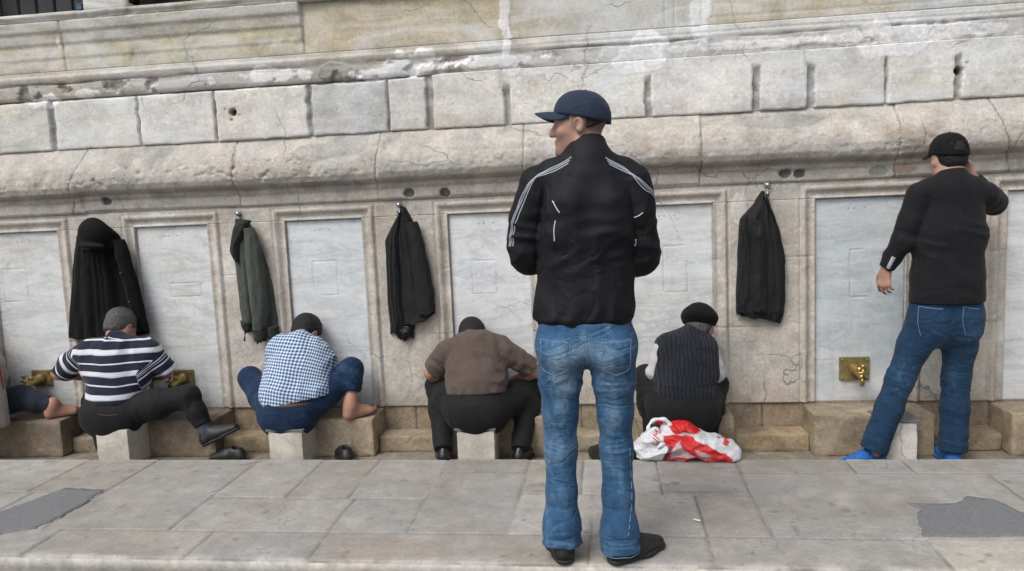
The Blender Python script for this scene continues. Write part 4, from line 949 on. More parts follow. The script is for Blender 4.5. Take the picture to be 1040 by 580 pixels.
    j = sdf_obj('jeans', jn, M['denim'], o, .0055, disp, .013, [(g(596, 325), (0, 0, 1))], {'fade': fade}); j['label'] = 'washed blue jeans with back pockets'
    for (xa, xb, ya) in ((549, 579, 342), (611, 641, 342)):
        band_on('pocket_stitching', jn, [g(xa, ya+2, -.16), g((xa+xb)/2, ya+5, -.16), g(xb, ya+2, -.16)], .0022, M['tan_thread'], j, disp, 16, .0012, along=(0, 1, 0))
        band_on('pocket_stitching', jn, [g(xa, ya+2, -.16), g(xa+.5, ya+20, -.16), g(xa+2, ya+33, -.16), g((xa+xb)/2, ya+40, -.16)], .0018, M['tan_thread'], j, disp, 16, .0012, along=(0, 1, 0))
        band_on('pocket_stitching', jn, [g(xb, ya+2, -.16), g(xb-.5, ya+20, -.16), g(xb-2, ya+33, -.16), g((xa+xb)/2, ya+40, -.16)], .0018, M['tan_thread'], j, disp, 16, .0012, along=(0, 1, 0))
    band_on('centre_seam', jn, [g(595, 343, -.16), g(596, 357, -.16), g(597, 370, -.15)], .003, M['tan_thread'], j, disp, 20, .0012, along=(0, 1, 0))
    sm = [g(640, 455, -.14), g(641, 480, -.14), g(642, 505, -.14), g(640, 530, -.14), g(638, 546, -.14)]
    for i in range(0, 26, 1):
        a = spline(sm, 54); band_on('outer_seam', jn, a[2*i:2*i+3], .0022, M['tan_thread'], j, disp, 4, .0012, along=(0, 1, 0)) if i % 3 != 2 else None
    # frayed pale hems
    for an, rr in ((anR, .0775),):
        ring = [V3(an)+(rr*math.cos(t), rr*math.sin(t), -.004) for t in np.linspace(0, 2*math.pi, 40)]; q = snap(jn, np.array(ring), disp, .0005); q[:, 2] = an[2]-.004+.003*noise3(q/.02); V, Fl = tube_vf(q, .0014, 5); mesh_obj('hem', V, Fl, M['tan_thread'], j)
    # ---- shoes
    zf = .086*1.08; f1 = at(568, 566, Y-.03); 
    shoe('shoe', (anL[0]-.004, anL[1]+.012, zf), (-.30, .95, 0), o, M['shoe'], M['sole'], 1.08, top=.02, inner=(1, 0, 0))
    shoe('shoe', (anR[0]+.018, anR[1]-.002, zf), (.80, .60, 0), o, M['shoe'], M['sole'], 1.08, top=.02, inner=(-1, 0, 0))
    # ---- jacket
    side = V3((1, 0, 0))
    jk = [Cap(g(594, 240, .01), g(594, 312, .015), .178, .184, .04, fwd, .64), Cap(g(596, 196, .0), g(595, 240, .01), .160, .178, .05, fwd, .62), Cap(g(560, 178, .0), g(633, 176, .0), .062, .062, .05, fwd, .95),
          Cap(g(594, 312, .015), g(594, 331, .015), .184, .178, .03, fwd, .66), Cap(g(597, 160, .0), g(597, 176, .0), .075, .10, .05, fwd, .9), Cap(g(575, 205, -.06), g(572, 232, -.045), .060, .05, .06), Cap(g(620, 205, -.06), g(622, 232, -.045), .060, .05, .06)]
    n_torso = len(jk)
    jk += limb([(V3(shL)+(0, 0, .0), .066), (mixp(shL, elL, .45)+(-.012, 0, 0), .063), (V3(elL)+(-.004, 0, .02), .062), (V3(elL)+(0, .03, -.012), .058)], .014)+limb([(V3(elL)+(0, .03, -.01), .060), (mixp(elL, wrL, .6), .052), (wrL, .040)], .03, fb=True)
    jk += limb([(V3(shR)+(0, 0, .0), .066), (mixp(shR, elR, .45)+(.010, 0, 0), .065), (V3(elR)+(.004, 0, .02), .064), (V3(elR)+(0, .03, -.015), .060)], .014)+limb([(V3(elR)+(0, .03, -.015), .064), (mixp(elR, wrR, .6), .052), (wrR, .040)], .03, fb=True)
    n_arms = len(jk); tor_, arm_ = jk[:n_torso], jk[n_torso:n_arms]
    def seam_(P): a = sdf_eval(tor_, P); b2 = sdf_eval(arm_, P); return -.0055*np.exp(-((a-b2)/.007)**2)*ss(1.475, 1.43, P[..., 2])
    # standing collar, folded over
    nk = g(597, 150, .0)
    ct = unit((-.12, .42, 1))
    c0 = g(597, 166, .0); c1 = c0+ct*.088
    jk += [Cap(c0, c1, .088, .078, .014, fwd, .96, fb=True)]
    jk += [Cap(c0+ct*.03, c1+ct*.05, .062, .067, .006, sub=True)]
    dfo = addf(folds([(shL, elL, .75, .35, .010, .045, .10, 21.), (shR, elR, .75, .35, .010, .045, .10, 22.), (shL, elL, .25, .25, .004, .08, .08, 23.)]),
               lambda P: .0100*(1-2*np.abs(noise3(np.stack([P[..., 0]/.06 + P[..., 2]/.30, P[..., 1]/.2, P[..., 2]/.20-P[..., 0]/.35], -1)+31)))*ss(1.50, 1.40, P[..., 2]),
               lambda P: .0060*np.sin(P[..., 0]*85+2.0*noise3(P/.06))*ss(1.06, .985, P[..., 2])*ss(.945, .975, P[..., 2]),
               lambda P: .0060*(1-2*np.abs(noise3(np.stack([P[..., 0]/.10-P[..., 2]/.08, P[..., 1]/.2, P[..., 2]/.055+P[..., 0]*2], -1)+77)))*ss(1.12, 1.2, P[..., 2])*ss(1.45, 1.3, P[..., 2]))
    rib = lambda P: -.010*ss(.968, .958, P[..., 2])
    arm_split = lambda P: 0.
    dk = lambda P: dfo(P)+rib(P)+seam_(P)
    hem = g(594, 334.5)[2]
    jo = sdf_obj('jacket', jk, M['jacket'], o, .006, dk, .017, [((0, 0, hem), (-.02, 0, -1))]); jo['label'] = 'black nylon track jacket with silver shoulder stripes'
    # ribbed hem band
    rb = [Cap(g(594, 322, .015), g(594, 345, .015), .188, .186, .02, fwd, .68)]
    sdf_obj('jacket_hem', rb, M['rib'], o, .006, lambda P: .0018*np.sin(np.arctan2(P[..., 1]-Y-.015, P[..., 0]-g(594, 330)[0])*150), .003, [((0, 0, hem-.004), (-.02, 0, -1)), ((0, 0, hem+.045), (0, 0, 1))]) if False else None
    for dx in (-.013, 0, .013):
        band_on('shoulder_stripe', jk, [g(579, 163, -.05)+(dx*.3, -.02, dx), g(563, 169, -.06)+(dx*.4, -.02, dx), g(545, 178, -.08)+(dx*.7, 0, dx*.7), g(534, 192, -.08)+(dx, 0, dx*.3), g(526, 212, -.06)+(dx, 0, 0), g(520, 235, -.03)+(dx, 0, 0), g(518, 250, -.02)+(dx, 0, 0)], .0042, M['stripe_grey'], jo, dk, 40, .0012)
        band_on('shoulder_stripe', jk, [g(617, 163, -.05)+(dx*.3, -.02, -dx), g(632, 170, -.05)+(dx*.5, -.02, -dx), g(646, 180, -.06)+(dx, 0, -dx*.6), g(655, 195, -.04)+(dx, .02, 0), g(661, 215, .0)+(dx, .03, 0), g(665, 240, .03)+(dx, .04, 0)], .0042, M['stripe_grey'], jo, dk, 36, .0012)
    for pts in ([(561, 204), (564, 210), (568, 216)], [(564, 224), (562.5, 233), (563, 245)], [(644, 221), (649, 219), (653, 216)], [(646, 243), (646, 247), (645, 250)]):
        band_on('piping', jk, [g(a, c, -.20) for a, c in pts], .0030, M['print_white'], jo, dk, 10, .0014, along=(0, 1, 0))
    # ---- cap
    Fc = Frame(F.p(0, -.006, .030), F.f+F.u*.16, F.u-F.f*.16)
    cap_obj(Fc, o, M['navy_cap'], .98, visor=1, button=True, tall=.104)
    return o
def cap_obj(F, parent, mat, s=1., visor=1, button=True, opening=False, label=None, tall=.108):
    nu, nv = 72, 22; V = []; hole = set()
    th = np.linspace(0, 2*math.pi, nu, endpoint=False); t = np.linspace(0, 1, nv)
    for i in range(nu):
        for j in range(nv):
            a = t[j]*math.pi/2; rr = math.cos(a)**.80; zz = math.sin(a)**.92; seam = .0022*math.exp(-(((th[i]*6/(2*math.pi)) % 1-.5)/.05)**2)
            fr = math.cos(th[i]); rx = (.086-seam)*rr; ry = ((.112 if fr > 0 else .108)-seam)*rr; x = rx*math.sin(th[i]); y = ry*math.cos(th[i])-.004
            z = tall*zz-seam*.6*(t[j])+.010*max(0, fr)*rr*(1-t[j])*1.+(-.012*(1-t[j])*max(0, -fr))
            wv = .0018*math.sin(5*th[i]+7*t[j])*t[j]; V.append(F.p((x+wv)*s, (y+wv)*s, z*s))
    Fc = grid_faces(nu, nv, True)
    if opening:
        keep = []
        for f in Fc:
            i = f[0]//nv; j = f[0] % nv; a = (th[i]+math.pi/nu); da = abs((a-math.pi+math.pi) % (2*math.pi)-math.pi); tt_ = (j+.5)/nv
            keep.append(not ((da/.40)**2+((tt_-.16)/.24)**2 < 1 and tt_ > .14))
        Fc = Fc[np.array(keep)]
    V = np.array(V); me = mesh_obj('cap', V, Fc, mat, parent)
    so = me.modifiers.new('thickness', 'SOLIDIFY'); so.thickness = .003*s; so.offset = -1
    if label: me['label'] = label
    if visor:
        nu2, nv2 = 26, 12; W = []
        for i in range(nu2):
            a = (i/(nu2-1)*2-1)
            for j in range(nv2):
                r = j/(nv2-1); ang = a*1.12; x0 = .083*math.sin(ang); y0 = .104*math.cos(ang)*1.0; L = .086*(1-abs(a)**2.4)**.6 if abs(a) < 1 else 0
                x = x0*(1+.02*r); y = y0+L*r; z = .010*(math.cos(ang))-.010*r*r-(.012+.040*r*(L/.086))*(x/.085)**2+.006
                W.append(F.p(x*s, (y-.006)*s, z*s))
        vo = mesh_obj('visor', W, grid_faces(nu2, nv2)[:, ::-1], mat); vo.parent = me; so = vo.modifiers.new('thickness', 'SOLIDIFY'); so.thickness = .004*s; so.offset = 0
    if button:
        V, Fl = tube_vf([F.p(0, -.004*s, (tall-.003)*s), F.p(0, -.004*s, (tall+.001)*s), F.p(0, -.004*s, (tall+.004)*s), F.p(0, -.004*s, (tall+.006)*s)], [.008, .009, .007, .002], 14); bo = mesh_obj('button', V, Fl, mat); bo.parent = me
    if opening:
        W = [F.p(.088*s*math.sin(a)*1.0, (-.112*math.cos(a)*.96)*s, -.010*s) for a in np.linspace(-.45, .45, 14)]; V, Fl = tube_vf(W, .005, 8); st = mesh_obj('strap', V, Fl, mat); st.parent = me
    return me
def sanity(): pass
man_front()
# ------------------------------------------------------------------ the men at the taps
def pants_leg(h, k, a, r=(.088, .074, .058, .050, .048), kk=.03, fb=True):
    h, k, a = V3(h), V3(k), V3(a); a = a+unit(a-k)*.03
    return limb([(h, r[0]), (mixp(h, k, .5), r[1]), (k, r[2])], kk)+limb([(k, r[2]), (mixp(k, a, .4), r[3]), (a, r[4])], kk, fb=fb)
def skin_leg(h, k, a, s=1.):
    return limb([(h, .072*s), (mixp(h, k, .5), .060*s), (k, .047*s)], .03)+limb([(k, .047*s), (mixp(k, a, .3), .049*s), (mixp(k, a, .75), .034*s), (a, .032*s)], .03)
def arm(s, e, w, r=(.047, .042, .035, .037, .025), k=.03):
    return limb([(s, r[0]), (mixp(s, e, .5), r[1]), (e, r[2])], k)+limb([(e, r[2]), (mixp(e, w, .3), r[3]), (w, r[4])], k)
def sleeve(s, e, w, r=(.066, .062, .056), to=1., k=.02, fa=False):
    """sleeve following shoulder-elbow(-wrist); to <= 1 stops on the upper arm, > 1 runs down the forearm"""
    s, e, w = V3(s), V3(e), V3(w)
    if to <= 1: return limb([(s, r[0]), (mixp(s, e, to), r[1])], k, fb=True)
    return limb([(s, r[0]), (mixp(s, e, .5), (r[0]+r[1])/2), (e, r[1])], k)+limb([(e, r[1]), (mixp(e, w, to-1), r[2])], k, fb=True)
def creases(segs, amp=.004, lam=.028, lat=.09):
    return folds([(a, b, c, sg, amp, lam, lat, 3.1*i+7) for i, (a, b, c, sg) in enumerate(segs)])
STR = {}
def stripe_mat():
    b = NB('navy_white_stripes'); p = b.attr('pat'); v = b.obj(); n = b.noise(700, 2, .5, v)
    # period 0.098 m: one broad white stripe, one thin one
    f = b.math('FRACT', b.math('DIVIDE', p, .133))
    broad = b.math('MULTIPLY', b.mr(f, .10, .115), b.mr(f, .335, .35, 1, 0)); thin = b.math('MULTIPLY', b.mr(f, .675, .69), b.mr(f, .735, .75, 1, 0)); grey = b.math('MULTIPLY', b.mr(f, .10, .115), b.mr(f, .15, .165, 1, 0))
    c = b.mix(b.math('MAXIMUM', broad, thin), (.008, .011, .028), (.60, .61, .66)); c = b.mix(b.math('MULTIPLY', grey, .5), c, (.25, .28, .38)); c = b.mix(b.mr(n, .3, .8, 0, .15), c, (.1, .1, .12))
    return b.out(c, .85, b.bump(b.noise(45, 4, .6, v), .002), Sheen__Weight=.1, Specular__IOR__Level=.2)
def check_mat():
    b = NB('blue_white_checks'); p = b.n('ShaderNodeSeparateXYZ', i0=b.attr('pat', True)); v = b.obj()
    def bars(s, ph=0): f = b.math('FRACT', b.math('DIVIDE', s, .0205)); return b.math('MULTIPLY', b.mr(f, .06, .14), b.mr(f, .46, .54, 1, 0)), b.math('MULTIPLY', b.mr(f, .70, .74), b.mr(f, .80, .84, 1, 0))
    bx, tx = bars(p.outputs[0]); bz, tz = bars(p.outputs[1])
    s = b.math('MULTIPLY', b.math('ADD', bx, bz), .5); c = b.mix(s, (.075, .20, .40), (.66, .70, .74)); c = b.mix(b.math('MULTIPLY', b.math('MAXIMUM', tx, tz), .55), c, (.008, .02, .09))
    c = b.mix(b.math('MULTIPLY', b.math('MULTIPLY', b.math('SUBTRACT', 1., bx), b.math('SUBTRACT', 1., bz)), .65), c, (.010, .040, .13))
    return b.out(c, .85, b.bump(b.noise(40, 4, .6, v), .0022), Sheen__Weight=.08, Specular__IOR__Level=.2)
def knit_mat():
    b = NB('charcoal_cable_knit'); v = b.obj(); p = b.attr('pat', True); mp = b.n('ShaderNodeMapping', Vector=p, Scale=(1, 1, 1))
    wv = b.n('ShaderNodeTexWave', Vector=mp, Scale=14., Distortion=6.0, Detail=2); wv.bands_direction = 'X'; w2 = b.n('ShaderNodeTexWave', Vector=mp, Scale=30., Distortion=4, Detail=2); w2.bands_direction = 'Y'
    h = b.math('ADD', wv.outputs[1], b.math('MULTIPLY', w2.outputs[1], .5)); n = b.noise(160, 4, .7, v); c = b.mix(b.mr(b.math('ADD', h, b.math('MULTIPLY', n, .8)), .4, 2.0), (.010, .012, .017), (.027, .031, .040))
    return b.out(c, .95, b.bump(b.math('ADD', h, n), .005), Sheen__Weight=.1, Specular__IOR__Level=.1)
M['stripes'] = stripe_mat(); M['checks'] = check_mat(); M['knit'] = knit_mat()

def man_right():
    Y = -.40; g = lambda x, y, dy=0: at(x, y, Y+dy); fwd = V3((0, 1, 0))
    F = Frame(g(963, 163, .04), (-.16, .97, -.12), (.0, .12, 1)); neck = g(967, 186, .0)
    shL, shR = g(934, 198), g(1000, 198, .02); elL, elR = g(917, 246, .0), g(1009, 206, .14); wrL, wrR = g(900, 274, .04), g(987, 180, .13)
    pel = g(960, 318); hipL, hipR = g(942, 322), g(978, 322); knL, knR = g(914, 385, -.02), g(971, 385, .03); anL, anR = g(889, 452, -.04), g(968, 452, .0)
    anL[2] = max(anL[2], -.02); z = -.1
    b = head_prims(F, neck, .98, .058)+[Cap(mixp(shL, shR, .1), mixp(shL, shR, .9), .05, .05, .05, fwd, .85), Cap(g(966, 205), g(963, 270), .12, .12, .04, fwd, .68), Cap(g(963, 270), g(960, 318), .12, .125, .04, fwd, .7)]
    b += arm(shL, elL, wrL)+arm(shR, elR, wrR)+hand_prims(wrL, (-.12, .05, -1), (-.75, -.5, .1), (.3, .8, -.2), .42, 1.02)+hand_prims(wrR, (-.35, .1, .95), (.9, .3, .3), (.0, .9, .2), .4)
    b += skin_leg(hipL, knL, anL)+skin_leg(hipR, knR, anR)+[Cap(anL, V3(anL)+(0, 0, -.04), .03, .03, .02), Cap(anR, V3(anR)+(0, 0, -.04), .03, .03, .02)]
    o = body_obj(b, M['skin'], 'standing man in black long-sleeved shirt, dark blue jeans and black cap facing the wall', res=.006)
    hair_shell(F, o, M['hair_black'], s=.99, thick=.003, low=-.055)
    j = pants_leg(V3(hipL)+(0, 0, .02), knL, anL, (.092, .080, .066, .068, .072), .03)+pants_leg(V3(hipR)+(0, 0, .02), knR, anR, (.092, .080, .066, .069, .072), .03)
    j += [Cap(g(961, 303), g(961, 320), .172, .178, .04, fwd, .66), Cap(g(945, 328, -.04), g(944, 336, -.04), .086, .084, .04), Cap(g(979, 326, -.04), g(979, 334, -.04), .086, .084, .04), Cap(g(963, 318, -.20), g(964, 345, -.17), .005, .02, .04, sub=True)]
    dj = creases([(hipL, knL, .95, .25), (hipR, knR, .95, .25), (knL, anL, .1, .3), (knR, anR, .1, .3), (knL, anL, .9, .18), (knR, anR, .9, .18), (hipL, knL, .3, .25), (hipR, knR, .3, .25)], .0042, .024, .09)
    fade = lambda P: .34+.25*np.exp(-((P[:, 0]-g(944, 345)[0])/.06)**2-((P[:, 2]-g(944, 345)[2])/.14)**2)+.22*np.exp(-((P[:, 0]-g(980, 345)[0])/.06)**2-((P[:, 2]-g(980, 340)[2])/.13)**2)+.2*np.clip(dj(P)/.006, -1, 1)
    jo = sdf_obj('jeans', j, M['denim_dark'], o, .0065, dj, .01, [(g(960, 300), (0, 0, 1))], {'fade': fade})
    for xa, xb, ya, c in ((933, 958, 311, .4), (979, 994, 311, .3)):
        band_on('pocket_stitching', j, [g(xa, ya, -.2), g((xa+xb)/2, ya+2, -.2), g(xb, ya+3, -.2)], .003, M['tan_thread'], jo, dj, 14, .0012, along=(0, 1, 0))
        band_on('pocket_stitching', j, [g(xa, ya, -.25), g(xa-1, ya+16, -.25), g(xa+2, ya+30, -.25)], .002, M['tan_thread'], jo, dj, 14, .0012, along=(0, 1, 0))
    s = [Cap(g(964, 238), g(961, 296), .172, .176, .04, fwd, .70), Cap(g(967, 205), g(964, 240), .152, .172, .05, fwd, .68), Cap(g(943, 193), g(990, 192), .062, .062, .05, fwd), Cap(g(967, 180), g(967, 190), .066, .09, .04), Cap(g(961, 290), g(961, 306), .176, .178, .03, fwd, .70)]
    s += sleeve(shL, elL, wrL, (.068, .056, .038), 1.93, .014)+sleeve(shR, elR, wrR, (.070, .062, .042), 1.9, .02)+[Cap(F.p(0, -.03, -.065), F.p(0, -.035, -.115), .06, .07, .02, fa=True)]
    ds = addf(creases([(shL, elL, .9, .4), (elL, wrL, .5, .5), (shR, elR, .9, .4)], .006, .035, .09), lambda P: .0085*(1-2*np.abs(noise3(np.stack([P[..., 0]/.13, P[..., 1]/.2, P[..., 2]/.055+P[..., 0]/.2], -1)+3)))*ss(1.30, 1.15, P[..., 2]))
    so = sdf_obj('shirt', s, M['black_knit'], o, .006, ds, .012, [(g(961, 306.5), (0, 0, -1))])
    band_on('cuff_patch', s, [g(902, 273, -.12), g(905, 267, -.12), g(908, 261, -.12)], .022, M['stripe_grey'], so, ds, 10, .002, along=(0, 1, 0))
    Fc2 = Frame(F.p(0, -.004, .030), F.f+F.u*.10, F.u-F.f*.10)
    cap_obj(Fc2, o, M['black_cap'], 1.0, visor=1, button=True, opening=True, tall=.112)
    for an, d, nm in ((anL, (-.95, -.25, 0), 'l'), (anR, (.05, 1, 0), 'r')):
        sh = shoe('trainer', (an[0]+(-.01 if nm == 'l' else 0), an[1]+.018, z+.089), d, o, M['trainer'], M['sole_white'] if nm == 'l' else M['trainer'], 1.02, top=.0, inner=(0, 1, 0))
        if nm == 'l':
            pr = [Cap(V3((an[0], an[1], z+.03))+(-.07, -.02, 0), V3((an[0], an[1], z+.03))+(-.12, -.03, 0), .04, .035, .02)]
            V, Fl = join_vf([box_vf(an[0]-.125, an[0]-.105, an[1]-.075, an[1]-.070, z+.04, z+.055, .002), box_vf(an[0]-.100, an[0]-.088, an[1]-.072, an[1]-.067, z+.042, z+.054, .002)]); m = mesh_obj('shoe_logo', V, Fl, M['print_white']); m.parent = sh
    return o

def man_brown():
    Y = -.38; g = lambda x, y, dy=0: at(x, y, Y+dy); fwd = V3((0, 1, 0))
    F = Frame(g(479, 345, .26), (.0, .72, -.75), (0, .75, .65)); neck = g(482, 351, .19)
    shL, shR = g(456, 357, .16), g(513, 356, .16); elL, elR = g(437, 379, .20), g(544, 377, .20); wrL, wrR = g(458, 392, .36), g(512, 392, .36)
    hipL, hipR = g(470, 416, 0), g(500, 416, 0); knL, knR = g(445, 392, .30), g(541, 392, .30); anL, anR = g(450, 452, .02), g(529, 452, .02)
    b = head_prims(F, neck, .98)+[Cap(mixp(shL, shR, .1), mixp(shL, shR, .9), .055, .055, .05, fwd, .85), Cap(g(484, 364, .12), g(484, 405, .0), .125, .125, .06, fwd, .68), Cap(g(484, 410), g(485, 418), .12, .12, .06)]
    b += arm(shL, elL, wrL)+arm(shR, elR, wrR)+hand_prims(wrL, (.3, .9, .1), (-.3, -.1, .9), (1, .2, .2), .4)+hand_prims(wrR, (-.3, .9, .1), (.3, -.1, .9), (-1, .2, .2), .4)
    b += skin_leg(hipL, knL, anL)+skin_leg(hipR, knR, anR)+[Cap(anL, V3(anL)+(0, 0, -.04), .03, .03, .02), Cap(anR, V3(anR)+(0, 0, -.04), .03, .03, .02)]
    o = body_obj(b, M['skin2'], 'seated man in brown short-sleeved shirt and black trousers bent over between his spread knees', res=.0065)
    hair_shell(F, o, M['hair_black'], thick=.008)
    t = pants_leg(hipL, knL, anL, (.105, .088, .070, .062, .056), .05)+pants_leg(hipR, knR, anR, (.105, .088, .070, .062, .056), .05)
    t += [Cap(g(484, 414, -.01), g(484, 394, .03), .185, .160, .05, fwd, .70, fb=True), Cap(g(473, 420, -.02), g(496, 420, -.02), .088, .088, .05)]
    dt = creases([(hipL, knL, .2, .3), (hipR, knR, .2, .3), (knL, anL, .1, .4), (knR, anR, .1, .4), (knL, anL, .85, .2), (knR, anR, .85, .2)], .006, .032, .09)
    sdf_obj('trousers', t, M['black_trousers'], o, .007, dt, .01, [])
    s = [Cap(g(484, 375, .10), g(484, 397, .01), .168, .172, .05, fwd, .68), Cap(g(484, 360, .15), g(484, 380, .09), .150, .165, .06, fwd, .68), Cap(g(460, 352, .17), g(508, 352, .17), .062, .062, .05, fwd), Cap(g(482, 348, .19), g(483, 356, .17), .06, .09, .04)]
    s += sleeve(shL, elL, wrL, (.070, .064, 0), .80, .02)+sleeve(shR, elR, wrR, (.070, .064, 0), .84, .02)
    ds = addf(lambda P: .0100*(1-2*np.abs(noise3(np.stack([P[..., 0]/.08, P[..., 1]/.2, P[..., 2]/.06+P[..., 0]/.15], -1)+13))), lambda P: .005*np.sin(P[..., 0]*95)*ss(.40, .36, P[..., 2]), creases([(shL, elL, .5, .5), (shR, elR, .5, .5)], .006, .03, .08))
    sdf_obj('shirt', s, M['brown_tee'], o, .006, ds, .012, [(g(484, 401, -.1), unit((.03, -.15, -1)))])
    for an, d in ((anL, (-.28, .96, 0)), (anR, (.28, .96, 0))): shoe('shoe', (an[0], an[1], -.012), d, o, M['shoe_shiny'], M['sole'], 1.0, top=.03, inner=(1 if an is anL else -1, 0, 0))
    return o

def man_checked():
    Y = -.37; g = lambda x, y, dy=0: at(x, y, Y+dy); fwd = V3((0, 1, 0))
    F = Frame(g(311, 340, .24), (.35, .70, -.62), (.25, .6, .75)); neck = g(307, 350, .16)
    shL, shR = g(282, 357, .12), g(328, 362, .15); elL, elR = g(280, 385, .25), g(335, 380, .20); wrL, wrR = g(300, 395, .34), g(322, 394, .33)
    hipL, hipR = g(282, 420), g(305, 420); knL, knR = g(254, 384, .25), g(357, 375, .20); anL = g(284, 440, .2); anR = at(356, 412, -.265)
    b = head_prims(F, neck, .96)+[Cap(mixp(shL, shR, .1), mixp(shL, shR, .9), .05, .05, .05, fwd, .85), Cap(g(303, 366, .1), g(291, 405, .0), .12, .115, .06, fwd, .7), Cap(g(291, 405), g(292, 420), .115, .12, .06)]
    b += arm(shL, elL, wrL)+arm(shR, elR, wrR)+hand_prims(wrL, (.5, .8, -.2), (-.3, -.1, .9), (1, .2, .2), .4)+hand_prims(wrR, (-.2, .9, -.3), (.3, -.1, .9), (-1, .2, .2), .4)
    b += skin_leg(hipL, knL, anL)+skin_leg(hipR, knR, anR, .92)+foot_prims(anR, (.66, .72, .06), (-.05, .0, 1), 1.02, (-1, .6, 0))+foot_prims(anL, (-.2, .95, -.1), (0, .1, 1), 1., (1, 0, 0))
    def fl(P): return 0
    o = body_obj(b, M['skin2'], 'seated man in blue and white checked shirt and jeans, bare foot on the step', res=.0055)
    hair_shell(F, o, M['hair_black'], s=.96, thick=.009)
    t = pants_leg(hipL, knL, anL, (.100, .084, .066, .060, .056), .05)+limb([(hipR, .105), (mixp(hipR, knR, .5), .088), (V3(knR), .070)], .05)+limb([(knR, .070), (mixp(knR, anR, .62), .062)], .03, fb=True)
    t += [Cap(g(291, 418, -.01), g(291, 402, .03), .172, .150, .05, fwd, .72, fb=True), Cap(g(280, 424, -.02), g(303, 424, -.02), .088, .088, .05)]
    dt = creases([(hipL, knL, .3, .4), (hipR, knR, .25, .35), (knR, anR, .2, .3), (hipR, knR, .9, .2)], .006, .03, .09)
    fade = lambda P: .32+.35*np.clip(dt(P)/.006, -1, 1)+.15*noise3(P/.08)
    jo = sdf_obj('jeans', t, M['denim_mid'], o, .0065, dt, .01, [], {'fade': fade})
    q = V3(knR)*(1-.62)+V3(anR)*.62; ax = unit(V3(anR)-V3(knR)); u = unit(np.cross(ax, (0, 1, 0))); v = np.cross(ax, u); W = [q-ax*.018+(u*math.cos(a)+v*math.sin(a))*.056 for a in np.linspace(0, 2*math.pi, 30)]
    V, Fl = tube_vf(W, .010, 8); m = mesh_obj('rolled_cuff', V, Fl, M['denim_mid'], o); 
    bt = [Cap(g(291, 409, 0), g(291, 412, 0), .152, .154, .05, fwd, .72)]
    band_on('belt', t, [g(270, 409.5, -.14), g(290, 412, -.2), g(312, 409.5, -.14)], .028, M['belt'], jo, dt, 20, .002, along=(0, 1, 0))
    s = [Cap(g(298, 380, .08), g(290, 404, .0), .160, .163, .05, fwd, .72), Cap(g(303, 362, .13), g(299, 382, .07), .140, .158, .06, fwd, .7), Cap(g(284, 350, .13), g(318, 352, .15), .058, .058, .05, fwd), Cap(g(305, 345, .15), g(305, 354, .14), .056, .08, .04), Cap(g(322, 362, .14), g(318, 398, .04), .08, .105, .05)]
    s += sleeve(shR, elR, wrR, (.068, .062, .045), 1.5, .02)+sleeve(shL, elL, wrL, (.066, .060, .045), 1.5, .02)
    ds = addf(lambda P: .0110*(1-2*np.abs(noise3(np.stack([P[..., 0]/.08+P[..., 2]/.25, P[..., 1]/.2, P[..., 2]/.12-P[..., 0]/.15], -1)+23))), creases([(shR, elR, .6, .5), (shL, elL, .6, .5)], .006, .03, .08))
    sp = unit(g(303, 350, .13)-g(290, 408, 0)); nrm = V3((0, -1, 0)); rx = unit(np.cross(sp, nrm))
    def pat(P): 
        q = P-g(290, 405, 0); u = q@rx; v = q@sp; back = q@unit(np.cross(rx, sp)); ww = .010*noise3(P/.12)
        return np.stack([u+ww+np.sign(u)*np.maximum(0, np.abs(u)-.10)*.5+.15*(v-.2)*u*0, v+ww, back*0], -1)
    so = sdf_obj('shirt', s, M['checks'], o, .0055, ds, .012, [(g(290, 411.5, -.12), unit((.18, -.1, -1)))], {'pat': pat})
    return o

